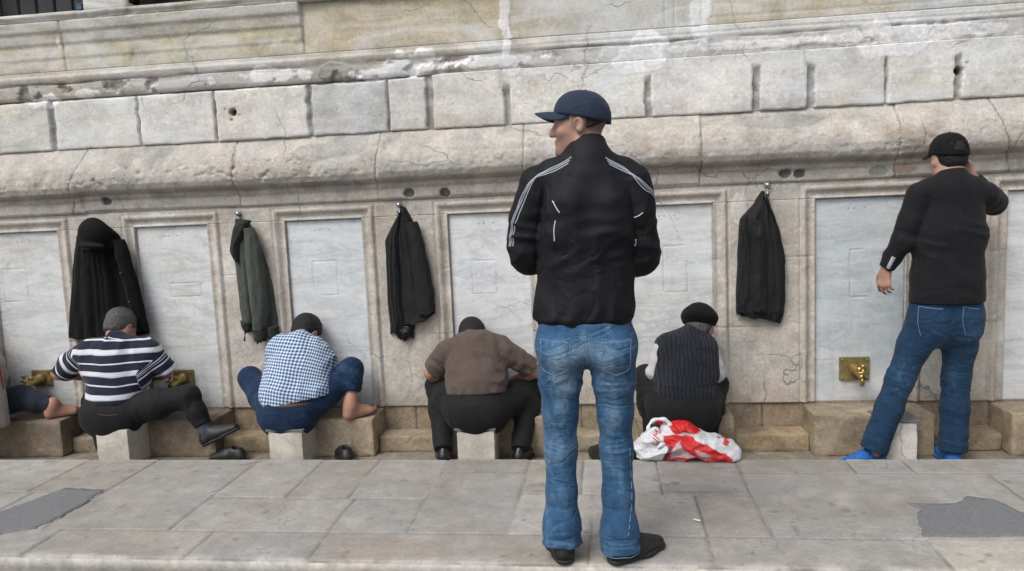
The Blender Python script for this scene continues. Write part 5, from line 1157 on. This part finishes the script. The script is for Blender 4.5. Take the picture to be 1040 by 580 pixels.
def man_striped():
    Y = -.37; g = lambda x, y, dy=0: at(x, y, Y+dy); fwd = V3((0, 1, 0))
    F = Frame(g(123, 334, .20), (.28, .80, -.5), (.1, .5, .85)); neck = g(119, 348, .12)
    shL, shR = g(89, 358, .08), g(152, 358, .1); elL, elR = g(60, 379, .12), g(168, 377, .15); wrL, wrR = g(84, 382, .28), g(150, 384, .33)
    hipL, hipR = g(106, 418), g(128, 418); knL, knR = g(96, 408, .33), g(191, 402, .05); anL, anR = g(106, 450, .2), g(209, 437, .03)
    b = head_prims(F, neck, .98)+[Cap(mixp(shL, shR, .1), mixp(shL, shR, .9), .058, .058, .05, fwd, .85), Cap(g(119, 370, .07), g(116, 403, .03), .118, .112, .03, fwd, .65), Cap(g(115, 405, .02), g(114, 418), .11, .11, .03)]
    b += arm(shL, elL, wrL, (.050, .046, .040, .040, .027))+arm(shR, elR, wrR, (.050, .046, .040, .040, .027))+hand_prims(wrL, (.7, .7, .1), (-.2, -.3, .9), (.1, .5, 1), .4)+hand_prims(wrR, (-.2, .9, -.1), (.3, -.1, .9), (-1, .2, .2), .4)
    b += skin_leg(hipL, knL, anL)+skin_leg(hipR, knR, anR)+[Cap(anR, V3(anR)+(.02, 0, -.03), .03, .03, .02)]
    o = body_obj(b, M['skin2'], 'seated grey-haired man in navy and white striped shirt, one leg stretched out to the right', res=.0065)
    hair_shell(F, o, M['hair_grey'], thick=.007)
    t = pants_leg(hipL, knL, anL, (.100, .088, .070, .062, .056), .05)+limb([(hipR, .105), (mixp(hipR, knR, .5), .086), (V3(knR), .066)], .05)+limb([(knR, .066), (mixp(knR, anR, .5), .056), (mixp(knR, anR, .84), .052)], .03, fb=True)
    t += [Cap(g(112, 419, -.01), g(115, 400, .03), .185, .160, .05, fwd, .70, fb=True), Cap(g(98, 424, -.02), g(128, 424, -.02), .086, .086, .05)]
    dt = creases([(hipR, knR, .3, .4), (knR, anR, .2, .4), (hipR, knR, .95, .2)], .006, .03, .09)
    to = sdf_obj('trousers', t, M['black_trousers'], o, .0065, dt, .01, [])
    band_on('pocket_trim', t, [g(100, 421, -.2), g(109, 422, -.2), g(119, 421, -.2)], .004, M['belt'], to, dt, 8, .0015, along=(0, 1, 0))
    sdf_obj('sock', limb([(mixp(knR, anR, .72), .044), (V3(anR)+(.0, 0, .0), .041)], .02), M['sock'], o, .006)
    s = [Cap(g(117, 382, .05), g(115, 408, .0), .168, .166, .05, fwd, .72), Cap(g(120, 366, .09), g(118, 384, .05), .156, .168, .06, fwd, .7), Cap(g(94, 353, .09), g(147, 353, .11), .062, .062, .05, fwd), Cap(g(120, 345, .12), g(120, 354, .10), .062, .09, .04), Cap(g(92, 364, .07), g(95, 378, .05), .07, .07, .05), Cap(g(146, 364, .09), g(143, 380, .06), .07, .07, .05)]
    s += sleeve(shL, elL, wrL, (.074, .068, 0), .86, .02)+sleeve(shR, elR, wrR, (.074, .070, .062), 1.0, .02)
    ds = addf(lambda P: .0095*(1-2*np.abs(noise3(np.stack([P[..., 0]/.09, P[..., 1]/.2, P[..., 2]/.08+P[..., 0]/.2], -1)+43))), creases([(shL, elL, .6, .5), (shR, elR, .6, .5)], .007, .03, .08))
    cs, ce = V3(shL), V3(elL); rs, re = V3(shR), V3(elR); zt = g(118, 352)[2]
    def pat(P):
        body = P[:, 2]+.012*noise3(P/.15)-zt+.0*P[:, 0]; 
        def al(a, b): u = unit(b-a); return (P-a)@u
        tl, tr = al(cs, ce), al(rs, re); ml = ss(.035, .075, tl)*(P[:, 0] < cs[0]+.02); mr_ = ss(.035, .075, tr)*(P[:, 0] > rs[0]-.02)
        v = (body-.141)*(1-ml)*(1-mr_)+ml*(-.02-tl)+mr_*(-.02-tr); return v+1.0
    sdf_obj('striped_shirt', s, M['stripes'], o, .0055, ds, .012, [(g(115, 411.5, -.1), unit((-.03, -.1, -1)))], {'pat': pat})
    # white collar edge
    V, Fl = tube_vf(snap(s, spline([g(108, 345, .06), g(116, 342.5, .03), g(126, 343, .03), g(132, 347, .06)], 16), ds, .001), .0035, 6); mesh_obj('collar_edge', V, Fl, M['print_white'], o)
    shoe('shoe', V3(anR)+(.012, .0, .0), (.88, .15, .40), o, M['shoe'], M['sole'], .98, up=(-.42, .0, .9), top=.03, inner=(0, 1, 0))
    return o

def man_vest():
    Y = -.37; g = lambda x, y, dy=0: at(x, y, Y+dy); fwd = V3((0, 1, 0))
    F = Frame(g(710, 334, .14), (.22, .86, -.38), (.12, .34, .9)); neck = g(705, 347, .08)
    shL, shR = g(672, 354, .05), g(722, 358, .08); elL, elR = g(665, 378, .06), g(728, 380, .10); wrL, wrR = g(680, 388, .32), g(712, 390, .34)
    hipL, hipR = g(684, 415), g(706, 415); knL, knR = g(656, 383, .18), g(727, 391, .18); anL, anR = g(664, 446, .10), g(718, 448, .10)
    b = head_prims(F, neck, .97)+[Cap(mixp(shL, shR, .2), mixp(shL, shR, .8), .040, .040, .03, fwd, .85), Cap(g(698, 362, .07), g(695, 402, .03), .115, .112, .03, fwd, .65), Cap(g(694, 402, .02), g(694, 416), .11, .11, .03)]
    slim = (.038, .037, .033, .034, .025)
    b += arm(shL, elL, wrL, slim)+arm(shR, elR, wrR, slim)+hand_prims(wrL, (.5, .8, -.1), (-.3, -.1, .9), (1, .2, .2), .4)+hand_prims(wrR, (-.4, .85, -.1), (.3, -.1, .9), (-1, .2, .2), .4)
    b += skin_leg(hipL, knL, anL)+skin_leg(hipR, knR, anR)+foot_prims(anL, (-.1, .95, -.05), (0, .05, 1), .98, (1, 0, 0))+foot_prims(anR, (.1, .95, -.05), (0, .05, 1), .98, (-1, 0, 0))
    o = body_obj(b, M['skin2'], 'seated man in charcoal knitted vest over white shirt, wearing a black flat cap', res=.0065)
    hair_shell(F, o, M['hair_grey'], s=.97, thick=.004, low=-.05)
    # flat cap: full soft crown over a band with a short peak
    A = Frame(F.p(0, -.008, .056), F.f+F.u*.10, F.u); pr = [Ell(A.p(0, .0, .012), (.102, .120, .040), A.ax(), .02), Ell(A.p(0, -.03, .006), (.092, .098, .04), A.ax(), .03), Cap(A.p(0, -.004, -.034), A.p(0, -.004, 0), .092, .097, .02, A.f, 1.08, fa=True), Ell(A.p(0, .115, -.006), (.072, .055, .011), A.ax(), .01), Cap(A.p(-.05, -.02, .012), A.p(.05, -.02, .012), .040, .040, .03)]
    co = sdf_obj('flat_cap', pr, M['wool'], o, .005, lambda P: .003*noise3(P/.04), .004)
    t = pants_leg(hipL, knL, anL, (.100, .086, .066, .060, .054), .05)+pants_leg(hipR, knR, anR, (.100, .084, .066, .060, .054), .05)
    t += [Cap(g(694, 414, -.01), g(694, 386, .03), .19, .168, .05, fwd, .72, fb=True), Cap(g(676, 418, -.02), g(712, 418, -.02), .098, .098, .05)]
    dt = creases([(hipL, knL, .3, .4), (hipR, knR, .3, .4), (knL, anL, .3, .4), (knR, anR, .3, .4)], .006, .03, .09)
    to = sdf_obj('trousers', t, M['black_trousers'], o, .007, dt, .01, [])
    s = [Cap(g(697, 374, .05), g(695, 398, .0), .160, .178, .05, fwd, .74), Cap(g(699, 358, .08), g(697, 376, .05), .145, .160, .06, fwd, .72), Cap(g(677, 350, .07), g(716, 352, .08), .062, .058, .05, fwd), Cap(g(676, 358, .05), g(680, 385, .03), .055, .06, .04), Cap(g(705, 338, .10), g(703, 352, .08), .062, .085, .04), Cap(g(716, 366, .07), g(718, 384, .06), .055, .05, .05)]
    ds = lambda P: .006*(1-2*np.abs(noise3(np.stack([P[..., 0]/.10, P[..., 1]/.2, P[..., 2]/.09], -1)+53)))
    ribf = lambda P: -.006*ss(.375, .365, P[..., 2])
    pat = lambda P: np.stack([P[:, 0]-g(695, 398)[0], P[:, 2], P[:, 1]*0], -1)
    sdf_obj('knitted_vest', s, M['knit'], o, .0055, addf(ds, ribf), .012, [(g(695, 408, -.12), unit((0, -.1, -1)))], {'pat': pat})
    w_ = sleeve(shL, elL, wrL, (.048, .045, .040), 1.6, .02)+sleeve(shR, elR, wrR, (.048, .046, .040), 1.6, .02)+[Cap(mixp(shL, shR, .2), mixp(shL, shR, .8), .046, .046, .03, fwd, .85)]
    sdf_obj('shirt', w_, M['white_shirt'], o, .006, creases([(shL, elL, .8, .5), (shR, elR, .8, .5), (elL, wrL, .4, .4), (elR, wrR, .4, .4)], .007, .03, .08), .01)
    return o

def man_edge():
    Y = -.36; g = lambda x, y, dy=0: at(x, y, Y+dy); fwd = V3((0, 1, 0))
    F = Frame(g(-42, 326, .2), (.2, .8, -.4), (0, .45, .9)); neck = g(-40, 345, .1)
    shL, shR = g(-78, 362, .06), g(-14, 356, .08); elL, elR = g(-88, 396, .14), g(-3, 384, .14); wrL, wrR = g(-60, 392, .32), g(2, 382, .32)
    hipL, hipR = g(-60, 418), g(-34, 418); knL, knR = g(-72, 392, .3), g(22, 404, .16); anL, anR = g(-62, 450, .2), g(52, 432, .20)
    anR = at(54, 412, -.2)
    b = head_prims(F, neck, .98)+[Cap(mixp(shL, shR, .1), mixp(shL, shR, .9), .055, .055, .05, fwd, .85), Cap(g(-46, 366, .06), g(-47, 405, .0), .13, .135, .06, fwd, .7), Cap(g(-47, 405), g(-47, 416), .13, .125, .06)]
    b += arm(shL, elL, wrL)+arm(shR, elR, wrR)+hand_prims(wrL, (.4, .85, -.1), (-.3, -.1, .9), (1, .2, .2), .4)+hand_prims(wrR, (-.2, .9, -.2), (.3, -.1, .9), (-1, .2, .2), .4)
    b += skin_leg(hipL, knL, anL)+skin_leg(hipR, knR, anR)+foot_prims(anR, (.72, .68, .0), (0, .0, 1), 1.0, (-.6, .7, 0))+foot_prims(anL, (0, 1, 0), (0, 0, 1), .98, (1, 0, 0))
    o = body_obj(b, M['skin2'], 'man in pale beige coat with a bare foot on the step, at the left edge', res=.0065)
    hair_shell(F, o, M['hair_grey'], thick=.007)
    t = pants_leg(hipL, knL, anL, (.100, .086, .066, .060, .054), .05)+limb([(hipR, .105), (mixp(hipR, knR, .5), .092), (V3(knR), .078)], .05)+limb([(knR, .078), (mixp(knR, anR, .5), .066), (mixp(knR, anR, 1.0), .050)], .03, fb=True)
    t += [Cap(g(-47, 404), g(-47, 418, -.01), .165, .185, .05, fwd, .72), Cap(g(-60, 424, -.02), g(-34, 424, -.02), .09, .09, .05)]
    sdf_obj('trousers', t, M['navy_trousers'], o, .007, creases([(hipR, knR, .6, .5), (knR, anR, .5, .4)], .006, .035, .09), .01)
    s = [Cap(g(-42, 376, .04), g(-40, 432, -.04), .185, .20, .05, fwd, .74), Cap(g(-45, 362, .07), g(-43, 380, .04), .16, .185, .06, fwd, .72), Cap(g(-70, 352, .08), g(-22, 348, .09), .066, .066, .05, fwd), Cap(g(-14, 372, .0), g(-6, 430, -.06), .075, .085, .05), Cap(g(-40, 338, .1), g(-42, 352, .09), .07, .09, .04)]
    s += sleeve(shL, elL, wrL, (.07, .062, .05), 1.7, .02)
    s += [Cap(shR, g(-8, 372, .05), .072, .066, .03), Cap(g(-8, 372, .05), g(-3, 384, .14), .066, .06, .03)]
    ds = lambda P: .007*(1-2*np.abs(noise3(np.stack([P[..., 0]/.09, P[..., 1]/.2, P[..., 2]/.22], -1)+63)))
    so = sdf_obj('coat', s, M['grey_coat'], o, .007, ds, .012, [(g(-20, 436, -.1), (0, 0, -1))])
    band_on('red_scarf', s, [g(0, 341, .0), g(5, 352, -.0), g(9, 372, .0), g(12, 392, .0)], .012, M['red_cloth'], so, ds, 18, .006)
    return o
man_right(); man_brown(); man_checked(); man_striped(); man_vest(); man_edge()
# ------------------------------------------------------------------ coats on the hooks
def draped(name, rows, mat, parent=None, folds_=((3, .012, 0.),), thick=.055, back=.004, nu=46, nv=64, Yb=-.03, seed=0., flat_bottom=0., ybase=None, edge=.32, hang=1.0):
    """rows: (left px, left py, right px, right py, thickness factor) from top to bottom, at the wall"""
    pts = []
    for (xl, yl, xr, yr, tf) in rows:
        a = at(xl, yl, Yb-.03); b_ = at(xr, yr, Yb-.03); pts.append([a[0], a[2], b_[0], b_[2], tf])
    S = np.array([[np.interp(t, np.linspace(0, 1, len(pts)), np.array(pts)[:, c]) for c in range(5)] for t in np.linspace(0, 1, nv)])
    S[1:-1] = (S[:-2]+S[1:-1]*2+S[2:])/4; th = np.linspace(0, 1, nu); V = []
    for j in range(nv):
        x0, z0, x1, z1, tf = S[j]; v = j/(nv-1); T = thick*tf
        for i in range(nu):
            u = th[i]; env = math.sin(math.pi*min(max(u, 0), 1))**edge
            f = sum(a*(.5+.5*v)*(.9-2.6*abs(noise3(np.array([[u*n*2.1+.55*v+ph*7, v*1.3+ph, seed+n]]))[0])) for n, a, ph in folds_)
            wv = .0045*noise3(np.array([[u*5, v*9, seed]]))[0]+.0028*noise3(np.array([[u*14, v*16, seed+4]]))[0]
            V.append((x0+(x1-x0)*u+.003*noise3(np.array([[v*12, u, seed+7]]))[0], Yb-back-max(.002, (T*.55+.45*T*env+f*min(1, tf)+wv)*env), z0+(z1-z0)*u+(.007*math.sin(u*9+seed)+.006*math.sin(u*23+seed))*v*v))
    n = nu*nv; Vf = np.array(V).reshape(nv, nu, 3); bk = Vf.copy(); bk[..., 1] = Yb-.001
    Vc = np.concatenate([Vf, bk[:, ::-1]], 1)      # closed ring per row
    ring = 2*nu; V2 = Vc.reshape(-1, 3); Fl = [[j*ring+i, (j+1)*ring+i, (j+1)*ring+(i+1) % ring, j*ring+(i+1) % ring] for j in range(nv-1) for i in range(ring)]
    Fl.append(list(range(ring))); Fl.append([(nv-1)*ring+i for i in range(ring)][::-1])
    return mesh_obj(name, V2, Fl, mat, parent)
hook(97, 224, 'steel coat hook behind the black coat at the far left')
hook(243, 217, 'steel coat hook holding the grey-green jacket')
hook(406, 208, 'steel coat hook holding the black jacket in the middle')
hook(779, 188, 'steel coat hook holding the charcoal suit jacket')
G = 'coats hanging on the wall hooks'
c1 = draped('hanging_coat', [(82, 228, 104, 227, .5), (76, 240, 118, 238, .9), (73, 262, 128, 258, 1.), (71, 290, 137, 288, 1.1), (69, 320, 144, 318, 1.1), (68.5, 345, 149, 338, 1.1)], M['wool'], None, ((2.5, .018, .1), (6, .010, .3)), .065, seed=1., Yb=-.02)
prop(c1, 'long black wool coat hanging under a black hat at the far left', 'coat', G)
draped('sleeve', [(112, 244, 124, 243, .6), (116, 262, 130, 260, .9), (124, 290, 138, 288, .9), (132, 318, 145, 316, .9), (137, 338, 149, 335, .8)], M['wool'], c1, ((1.5, .006, .2),), .05, nu=20, nv=40, Yb=-.07, seed=2.)
draped('collar', [(80, 240, 110, 239, .5), (78, 246, 114, 246, .9), (80, 254, 112, 254, .6)], M['wool'], c1, ((1, .004, .2),), .04, nu=24, nv=14, Yb=-.085, seed=3.)
for k in range(3):
    p = at(123+k*8.3, 278+k*29, -.12); V, Fl = tube_vf([p, p+V3((0, -.006, 0))], .009, 12); mesh_obj('button', V, Fl, M['shoe'], c1)
# black hat hung over the coat
hp = at(93, 238, -.14); H_ = [Ell(hp+V3((0, .02, .005)), (.100, .065, .102), None, .02), Ell(hp+V3((.008, -.035, -.070)), (.092, .062, .016), (V3((1, 0, -.12)), V3((0, 1, 0)), V3((.12, 0, 1))), .012)]
h_ = sdf_obj('black_hat', H_, M['black_cap'], None, .006, lambda P: .003*noise3(P/.05), .004); prop(h_, 'round black hat hung over the long black coat', 'hat')
c2 = draped('hanging_jacket', [(240, 224, 250, 224, .45), (236, 240, 259, 238, .8), (237, 262, 268, 262, 1.), (240, 290, 275, 290, 1.), (242, 312, 279, 315, 1.), (244, 328, 281, 330, .8), (248, 336, 280, 340, .7)], M['olive'], None, ((2, .014, .55), (5, .008, .2)), .055, seed=5., Yb=-.02)
prop(c2, 'faded grey-green jacket with ribbed hem and dangling drawstring', 'jacket', G)
draped('sleeve', [(246, 232, 256, 231, .6), (248, 250, 264, 250, .9), (250, 285, 268, 285, 1.), (254, 315, 272, 316, .95), (256, 336, 270, 336, .8)], M['olive'], c2, ((1.5, .007, .1),), .06, nu=22, nv=44, Yb=-.068, seed=6.)
draped('cuff', [(255.5, 336, 270, 336, .9), (256, 342, 269.5, 342, 1.), (257, 347.5, 269, 347.5, .8)], M['olive_rib'], c2, ((6, .002, .1),), .05, nu=40, nv=10, Yb=-.07, seed=6.)
draped('cuff', [(270, 333, 281.5, 331, .9), (270, 340, 282, 340, .9), (270, 344, 281, 344, .7)], M['olive_rib'], c2, ((5, .002, .1),), .05, nu=30, nv=10, Yb=-.045, seed=6.)
draped('hem_rib', [(243, 326, 254, 328, .9), (244, 333, 254, 335, .9), (247, 337, 253, 338, .6)], M['olive_rib'], c2, ((5, .002, .1),), .05, nu=30, nv=10, Yb=-.05, seed=6.)
draped('collar', [(238, 222, 253, 224, .5), (236, 232, 250, 232, .9), (233, 248, 243, 246, .9), (232.5, 258, 240, 262, .7), (238, 264, 241, 268, .4)], M['olive_rib'], c2, ((1, .006, .4),), .05, nu=18, nv=30, Yb=-.06, seed=7.)
p = [at(248.5, 336, -.1), at(248.8, 341, -.1), at(248.3, 346, -.09)]; V, Fl = tube_vf(p, [.003, .003, .007], 8); mesh_obj('drawstring', V, Fl, M['wool'], c2)
c3 = draped('hanging_jacket', [(407, 210, 410, 210, .4), (401, 223, 417, 222, .8), (390, 244, 424, 240, 1.), (391, 270, 431, 266, 1.1), (392, 300, 438, 297, 1.2), (394, 318, 441.5, 312, 1.2), (395.5, 338, 441, 321, 1.1)], M['suiting'], None, ((1.4, .010, .2), (3, .006, .6)), .055, seed=11., Yb=-.02)
prop(c3, 'black jacket hanging between the checked-shirt man and the brown-shirt man', 'jacket', G)
draped('sleeve', [(411, 226, 423, 225, .6), (414, 242, 428, 240, 1.), (418, 270, 434, 268, 1.), (421, 300, 440, 298, .9), (424, 322, 441.5, 319, .7)], M['suiting'], c3, ((1.5, .006, .2),), .05, nu=22, nv=40, Yb=-.055, seed=12.)
draped('lining', [(398, 332, 420, 331, .8), (400, 340, 420, 338, .9), (404, 346, 419, 344, .6)], M['lining'], c3, ((2, .008, .1),), .045, nu=26, nv=16, Yb=-.03, seed=13.)
c4 = draped('hanging_jacket', [(774, 194, 777, 194, .4), (766, 207, 782, 207, .8), (752, 222.5, 786, 220, 1.), (750.5, 245, 791, 243, 1.1), (749.5, 270, 798, 266, 1.15), (748, 300, 798.5, 300, 1.2), (748, 314, 797.5, 316, 1.15), (748.5, 319, 794, 327, 1.)], M['suiting'], None, ((1.2, .008, .05), (2.5, .005, .6)), .050, seed=21., Yb=-.02)
prop(c4, 'charcoal suit jacket hanging right of the man in the navy cap', 'jacket', G)
draped('sleeve', [(764, 226, 776, 222, .6), (763, 240, 779, 238, 1.), (762, 270, 780, 268, 1.), (762, 300, 781, 300, 1.), (763, 316, 781, 318, .9)], M['suiting'], c4, ((1.5, .005, .2),), .055, nu=24, nv=44, Yb=-.05, seed=22.)
draped('lapel', [(776, 197, 779, 197, .5), (780, 212, 785, 212, .9), (785, 232, 792, 232, .9), (791, 252, 797, 254, .8), (796, 266, 798.5, 268, .4)], M['lining'], c4, ((1, .002, .2),), .03, nu=12, nv=30, Yb=-.045, seed=23.)
draped('front_panel', [(753, 223, 760, 218, .5), (751.5, 245, 764, 243, .9), (750.5, 270, 765, 270, 1.), (749, 300, 765, 300, 1.), (748.5, 319, 764, 320, .7)], M['suiting'], c4, ((1.2, .004, .1),), .03, nu=24, nv=40, Yb=-.052, seed=24., edge=.25)
draped('front_panel', [(781, 208, 784.5, 216, .4), (782, 236, 792, 238, .8), (782.5, 262, 798.5, 264, 1.), (783, 295, 798.5, 295, 1.), (784, 316, 797, 314, .9), (782, 328, 792, 324, .5)], M['suiting'], c4, ((1.1, .004, .4),), .03, nu=24, nv=40, Yb=-.050, seed=25., edge=.25)
draped('front_panel', [(401, 224, 406, 214, .5), (392, 243, 405, 236, .9), (391.5, 270, 405, 268, 1.), (392.5, 300, 407, 300, 1.), (395.5, 322, 409, 324, .9), (397, 338, 408, 336, .6)], M['suiting'], c3, ((1.6, .008, .3),), .035, nu=24, nv=44, Yb=-.058, seed=26., edge=.25)
# ------------------------------------------------------------------ loose shoes in the channel
def slipper(px, py, Y, d, label, s=.95, tilt=0):
    p = at(px, py, Y); o = shoe('loose_shoe', (p[0], Y, -.1+.086*s), d, None, M['shoe'], M['sole'], s, top=.0, low=True)
    so = o.children[0]
    prop(o, label, 'shoe', 'shoes taken off in the channel'); return o
slipper(239, 458, -.34, (-.9, .1, 0), 'black slip-on shoe lying by the outstretched foot of the striped-shirt man')
slipper(351, 458, -.34, (-.5, .75, 0), 'black slip-on shoe under the raised bare foot of the man in checks')
slipper(612, 452, -.36, (-.3, .9, 0), 'black shoe half hidden behind the right leg of the tall man', 1.0)
slipper(637, 452, -.36, (.7, .6, 0), 'black shoe tip left of the plastic bag', 1.0)

# ------------------------------------------------------------------ plastic bag
def bag():
    Y = -.56; g = lambda x, y, dy=0: at(x, y, Y+dy)
    pr = [Ell(g(700, 452, .0)+V3((0, 0, -.01)), (.20, .10, .075), None, .05), Ell(g(727, 458)+V3((0, 0, -.005)), (.115, .10, .060), None, .04), Ell(g(675, 456), (.14, .085, .085), None, .04), Ell(g(690, 441, .02), (.11, .06, .055), None, .04), Cap(g(664, 440, .0), g(658, 452), .035, .07, .04), Ell(g(740, 462), (.045, .07, .035), None, .03)]
    def dsp(P):
        r = 0
        for k, (sx, sz, a) in enumerate(((.11, .07, .016), (.055, .035, .006), (.025, .018, .0018))):
            r = r+a*(1-2.2*np.abs(noise3(np.stack([P[..., 0]/sx+P[..., 2]/sz*.7, P[..., 1]/sx, P[..., 2]/sz-P[..., 0]/sx*.5], -1)+k*9+70)))
        return r
    zf = .0035
    cuts = [((0, 0, zf), (0, 0, -1))]
    inv = np.linalg.inv(np.stack([c_rt, c_up, c_fw], 1))
    base = g(700, 466)
    L = {'x0': g(650, 466)[0], 'x1': g(747, 466)[0], 'z0': 0, 'z1': g(690, 427)[2]}
    def tint(P):
        u = (P[:, 0]-L['x0'])/(L['x1']-L['x0']); v = P[:, 2]/L['z1']; n = noise3(P/.05+3)*.05; n2 = noise3(P/.016+9)*.5+.5
        c = np.tile(col3((.66, .675, .70)), (len(P), 1)); red = col3((.62, .020, .022))
        def put(m, col): 
            nonlocal c; m = np.clip(m, 0, 1)[:, None]; c = c*(1-m)+col3(col)*m
        px = 650+97*u; py = 467-40*v+1.2*noise3(P/.03); px = px+1.2*noise3(P/.03+5)
        def poly(pts):
            q = [(640+x/8.67, 415+y/8.67) for x, y in pts]; ins = np.zeros(len(P), bool); j_ = len(q)-1
            for i_ in range(len(q)):
                (x1, y1), (x2, y2) = q[i_], q[j_]; ins ^= ((y1 > py) != (y2 > py)) & (px < (x2-x1)*(py-y1)/(y2-y1+1e-9)+x1); j_ = i_
            return ins.astype(float)
        put(poly([(335, 90), (500, 90), (650, 150), (700, 215), (600, 212), (500, 200), (380, 200), (345, 150)]), red)
        put(poly([(290, 215), (400, 205), (560, 245), (740, 330), (880, 400), (880, 520), (600, 520), (250, 520), (335, 330), (285, 275)]), red)
        put(poly([(365, 300), (430, 250), (455, 330), (560, 390), (540, 420), (430, 400), (350, 420)])*.8, (.48, .46, .48))
        put(poly([(555, 320), (650, 350), (720, 395), (650, 425), (585, 420)])*.75, (.52, .40, .42))
        put(poly([(400, 425), (520, 440), (600, 445), (560, 460), (400, 450)])*.6, (.60, .45, .46))
        put(poly([(795, 285), (830, 255), (870, 285), (850, 318), (810, 312)])*.9, red)
        put(poly([(690, 195), (760, 200), (800, 250), (740, 235), (690, 225)])*.8, (.16, .10, .16))
        put(poly([(335, 290), (362, 300), (330, 400), (300, 480), (270, 480)])*.9, (.03, .02, .03))
        return c
    b = NB('plastic_film'); t = b.attr('tint', True); n = b.noise(30, 5, .65, b.obj()); n2 = b.noise(90, 4, .6, b.obj())
    mat = b.out(t, .28, b.bump(b.math('ADD', n, b.math('MULTIPLY', n2, .4)), .012), Specular__IOR__Level=.55, Subsurface__Weight=.15, Subsurface__Radius=(.02, .02, .02), Subsurface__Scale=.5)
    o = sdf_obj('plastic_bag', pr, mat, None, .005, dsp, .03, cuts, {'tint': tint})
    prop(o, 'crumpled white and red plastic carrier bag behind the man in the knitted vest', 'bag')
    # handle loop with its dark opening
    h = spline([g(661, 449, -.03), g(658.5, 436, -.02), g(664, 427, .0), g(676, 426.5, .0), g(681, 434, -.01), g(678, 446, -.05), g(668, 455, -.08)], 34); V, Fl = tube_vf(h, .011*(1+.25*np.sin(np.arange(34)*1.3)), 8)
    wm = plain_mat('white_film', (.70, .72, .74), .3, 0, 60, .1, .002); mesh_obj('handle', V, Fl, wm, o)
    m = mesh_obj('handle_web', *tube_vf([g(669, 434, .02), g(670, 445, .0)], [.035, .04], 10), plain_mat('grey_film', (.42, .44, .46), .4, 0, 60, .15, .003), o)
    V, Fl = box_vf(*(lambda p: (p[0]-.026, p[0]+.026, p[1]-.004, p[1]+.004, p[2]-.010, p[2]+.010))(g(665.5, 432.5, -.03)), .002); mesh_obj('handle_hole', V, Fl, M['iron'], o)
    # lettering running up the strip
    red = plain_mat('red_print', (.58, .015, .02), .4, 0, 60, .05, .0003)
    fc = bpy.data.curves.new('t', 'FONT'); fc.body = 'UMAR'; fc.size = .052; fc.extrude = .0; fc.shear = .2; fo = bpy.data.objects.new('t', fc); COL.objects.link(fo)
    bpy.context.view_layer.update(); me = bpy.data.meshes.new_from_object(fo.evaluated_get(bpy.context.evaluated_depsgraph_get())); bpy.data.objects.remove(fo)
    import bmesh as _bm
    bm = _bm.new(); bm.from_mesh(me); _bm.ops.triangulate(bm, faces=bm.faces[:])
    for _ in range(2): _bm.ops.subdivide_edges(bm, edges=bm.edges[:], cuts=1)
    V = np.array([v.co[:] for v in bm.verts]); Fl = [[v.index for v in f.verts] for f in bm.faces]; bm.free(); bpy.data.meshes.remove(me)
    p0 = g(669, 462, -.2); a = unit(V3((.33, 0, .94))); bdir = unit(V3((.94, 0, -.33))); P = p0+V[:, :1]*a*1.0+V[:, 1:2]*(-bdir)+V3((0, 0, .0))
    P = snap(pr, P, dsp, .0025, along=(0, 1, 0), it=24); mesh_obj('lettering', P, Fl, red, o, False)
    return o
bag()
p = onfloor = at(700, 528, -1.36)
V, Fl = tube_vf([V3((.345, -1.385, .0075)), V3((.375, -1.402, .0075))], .0042, 10); cb = mesh_obj('cigarette_butt', V, Fl, M['butt']); prop(cb, 'white cigarette butt on the paving right of the tall man', 'cigarette butt')
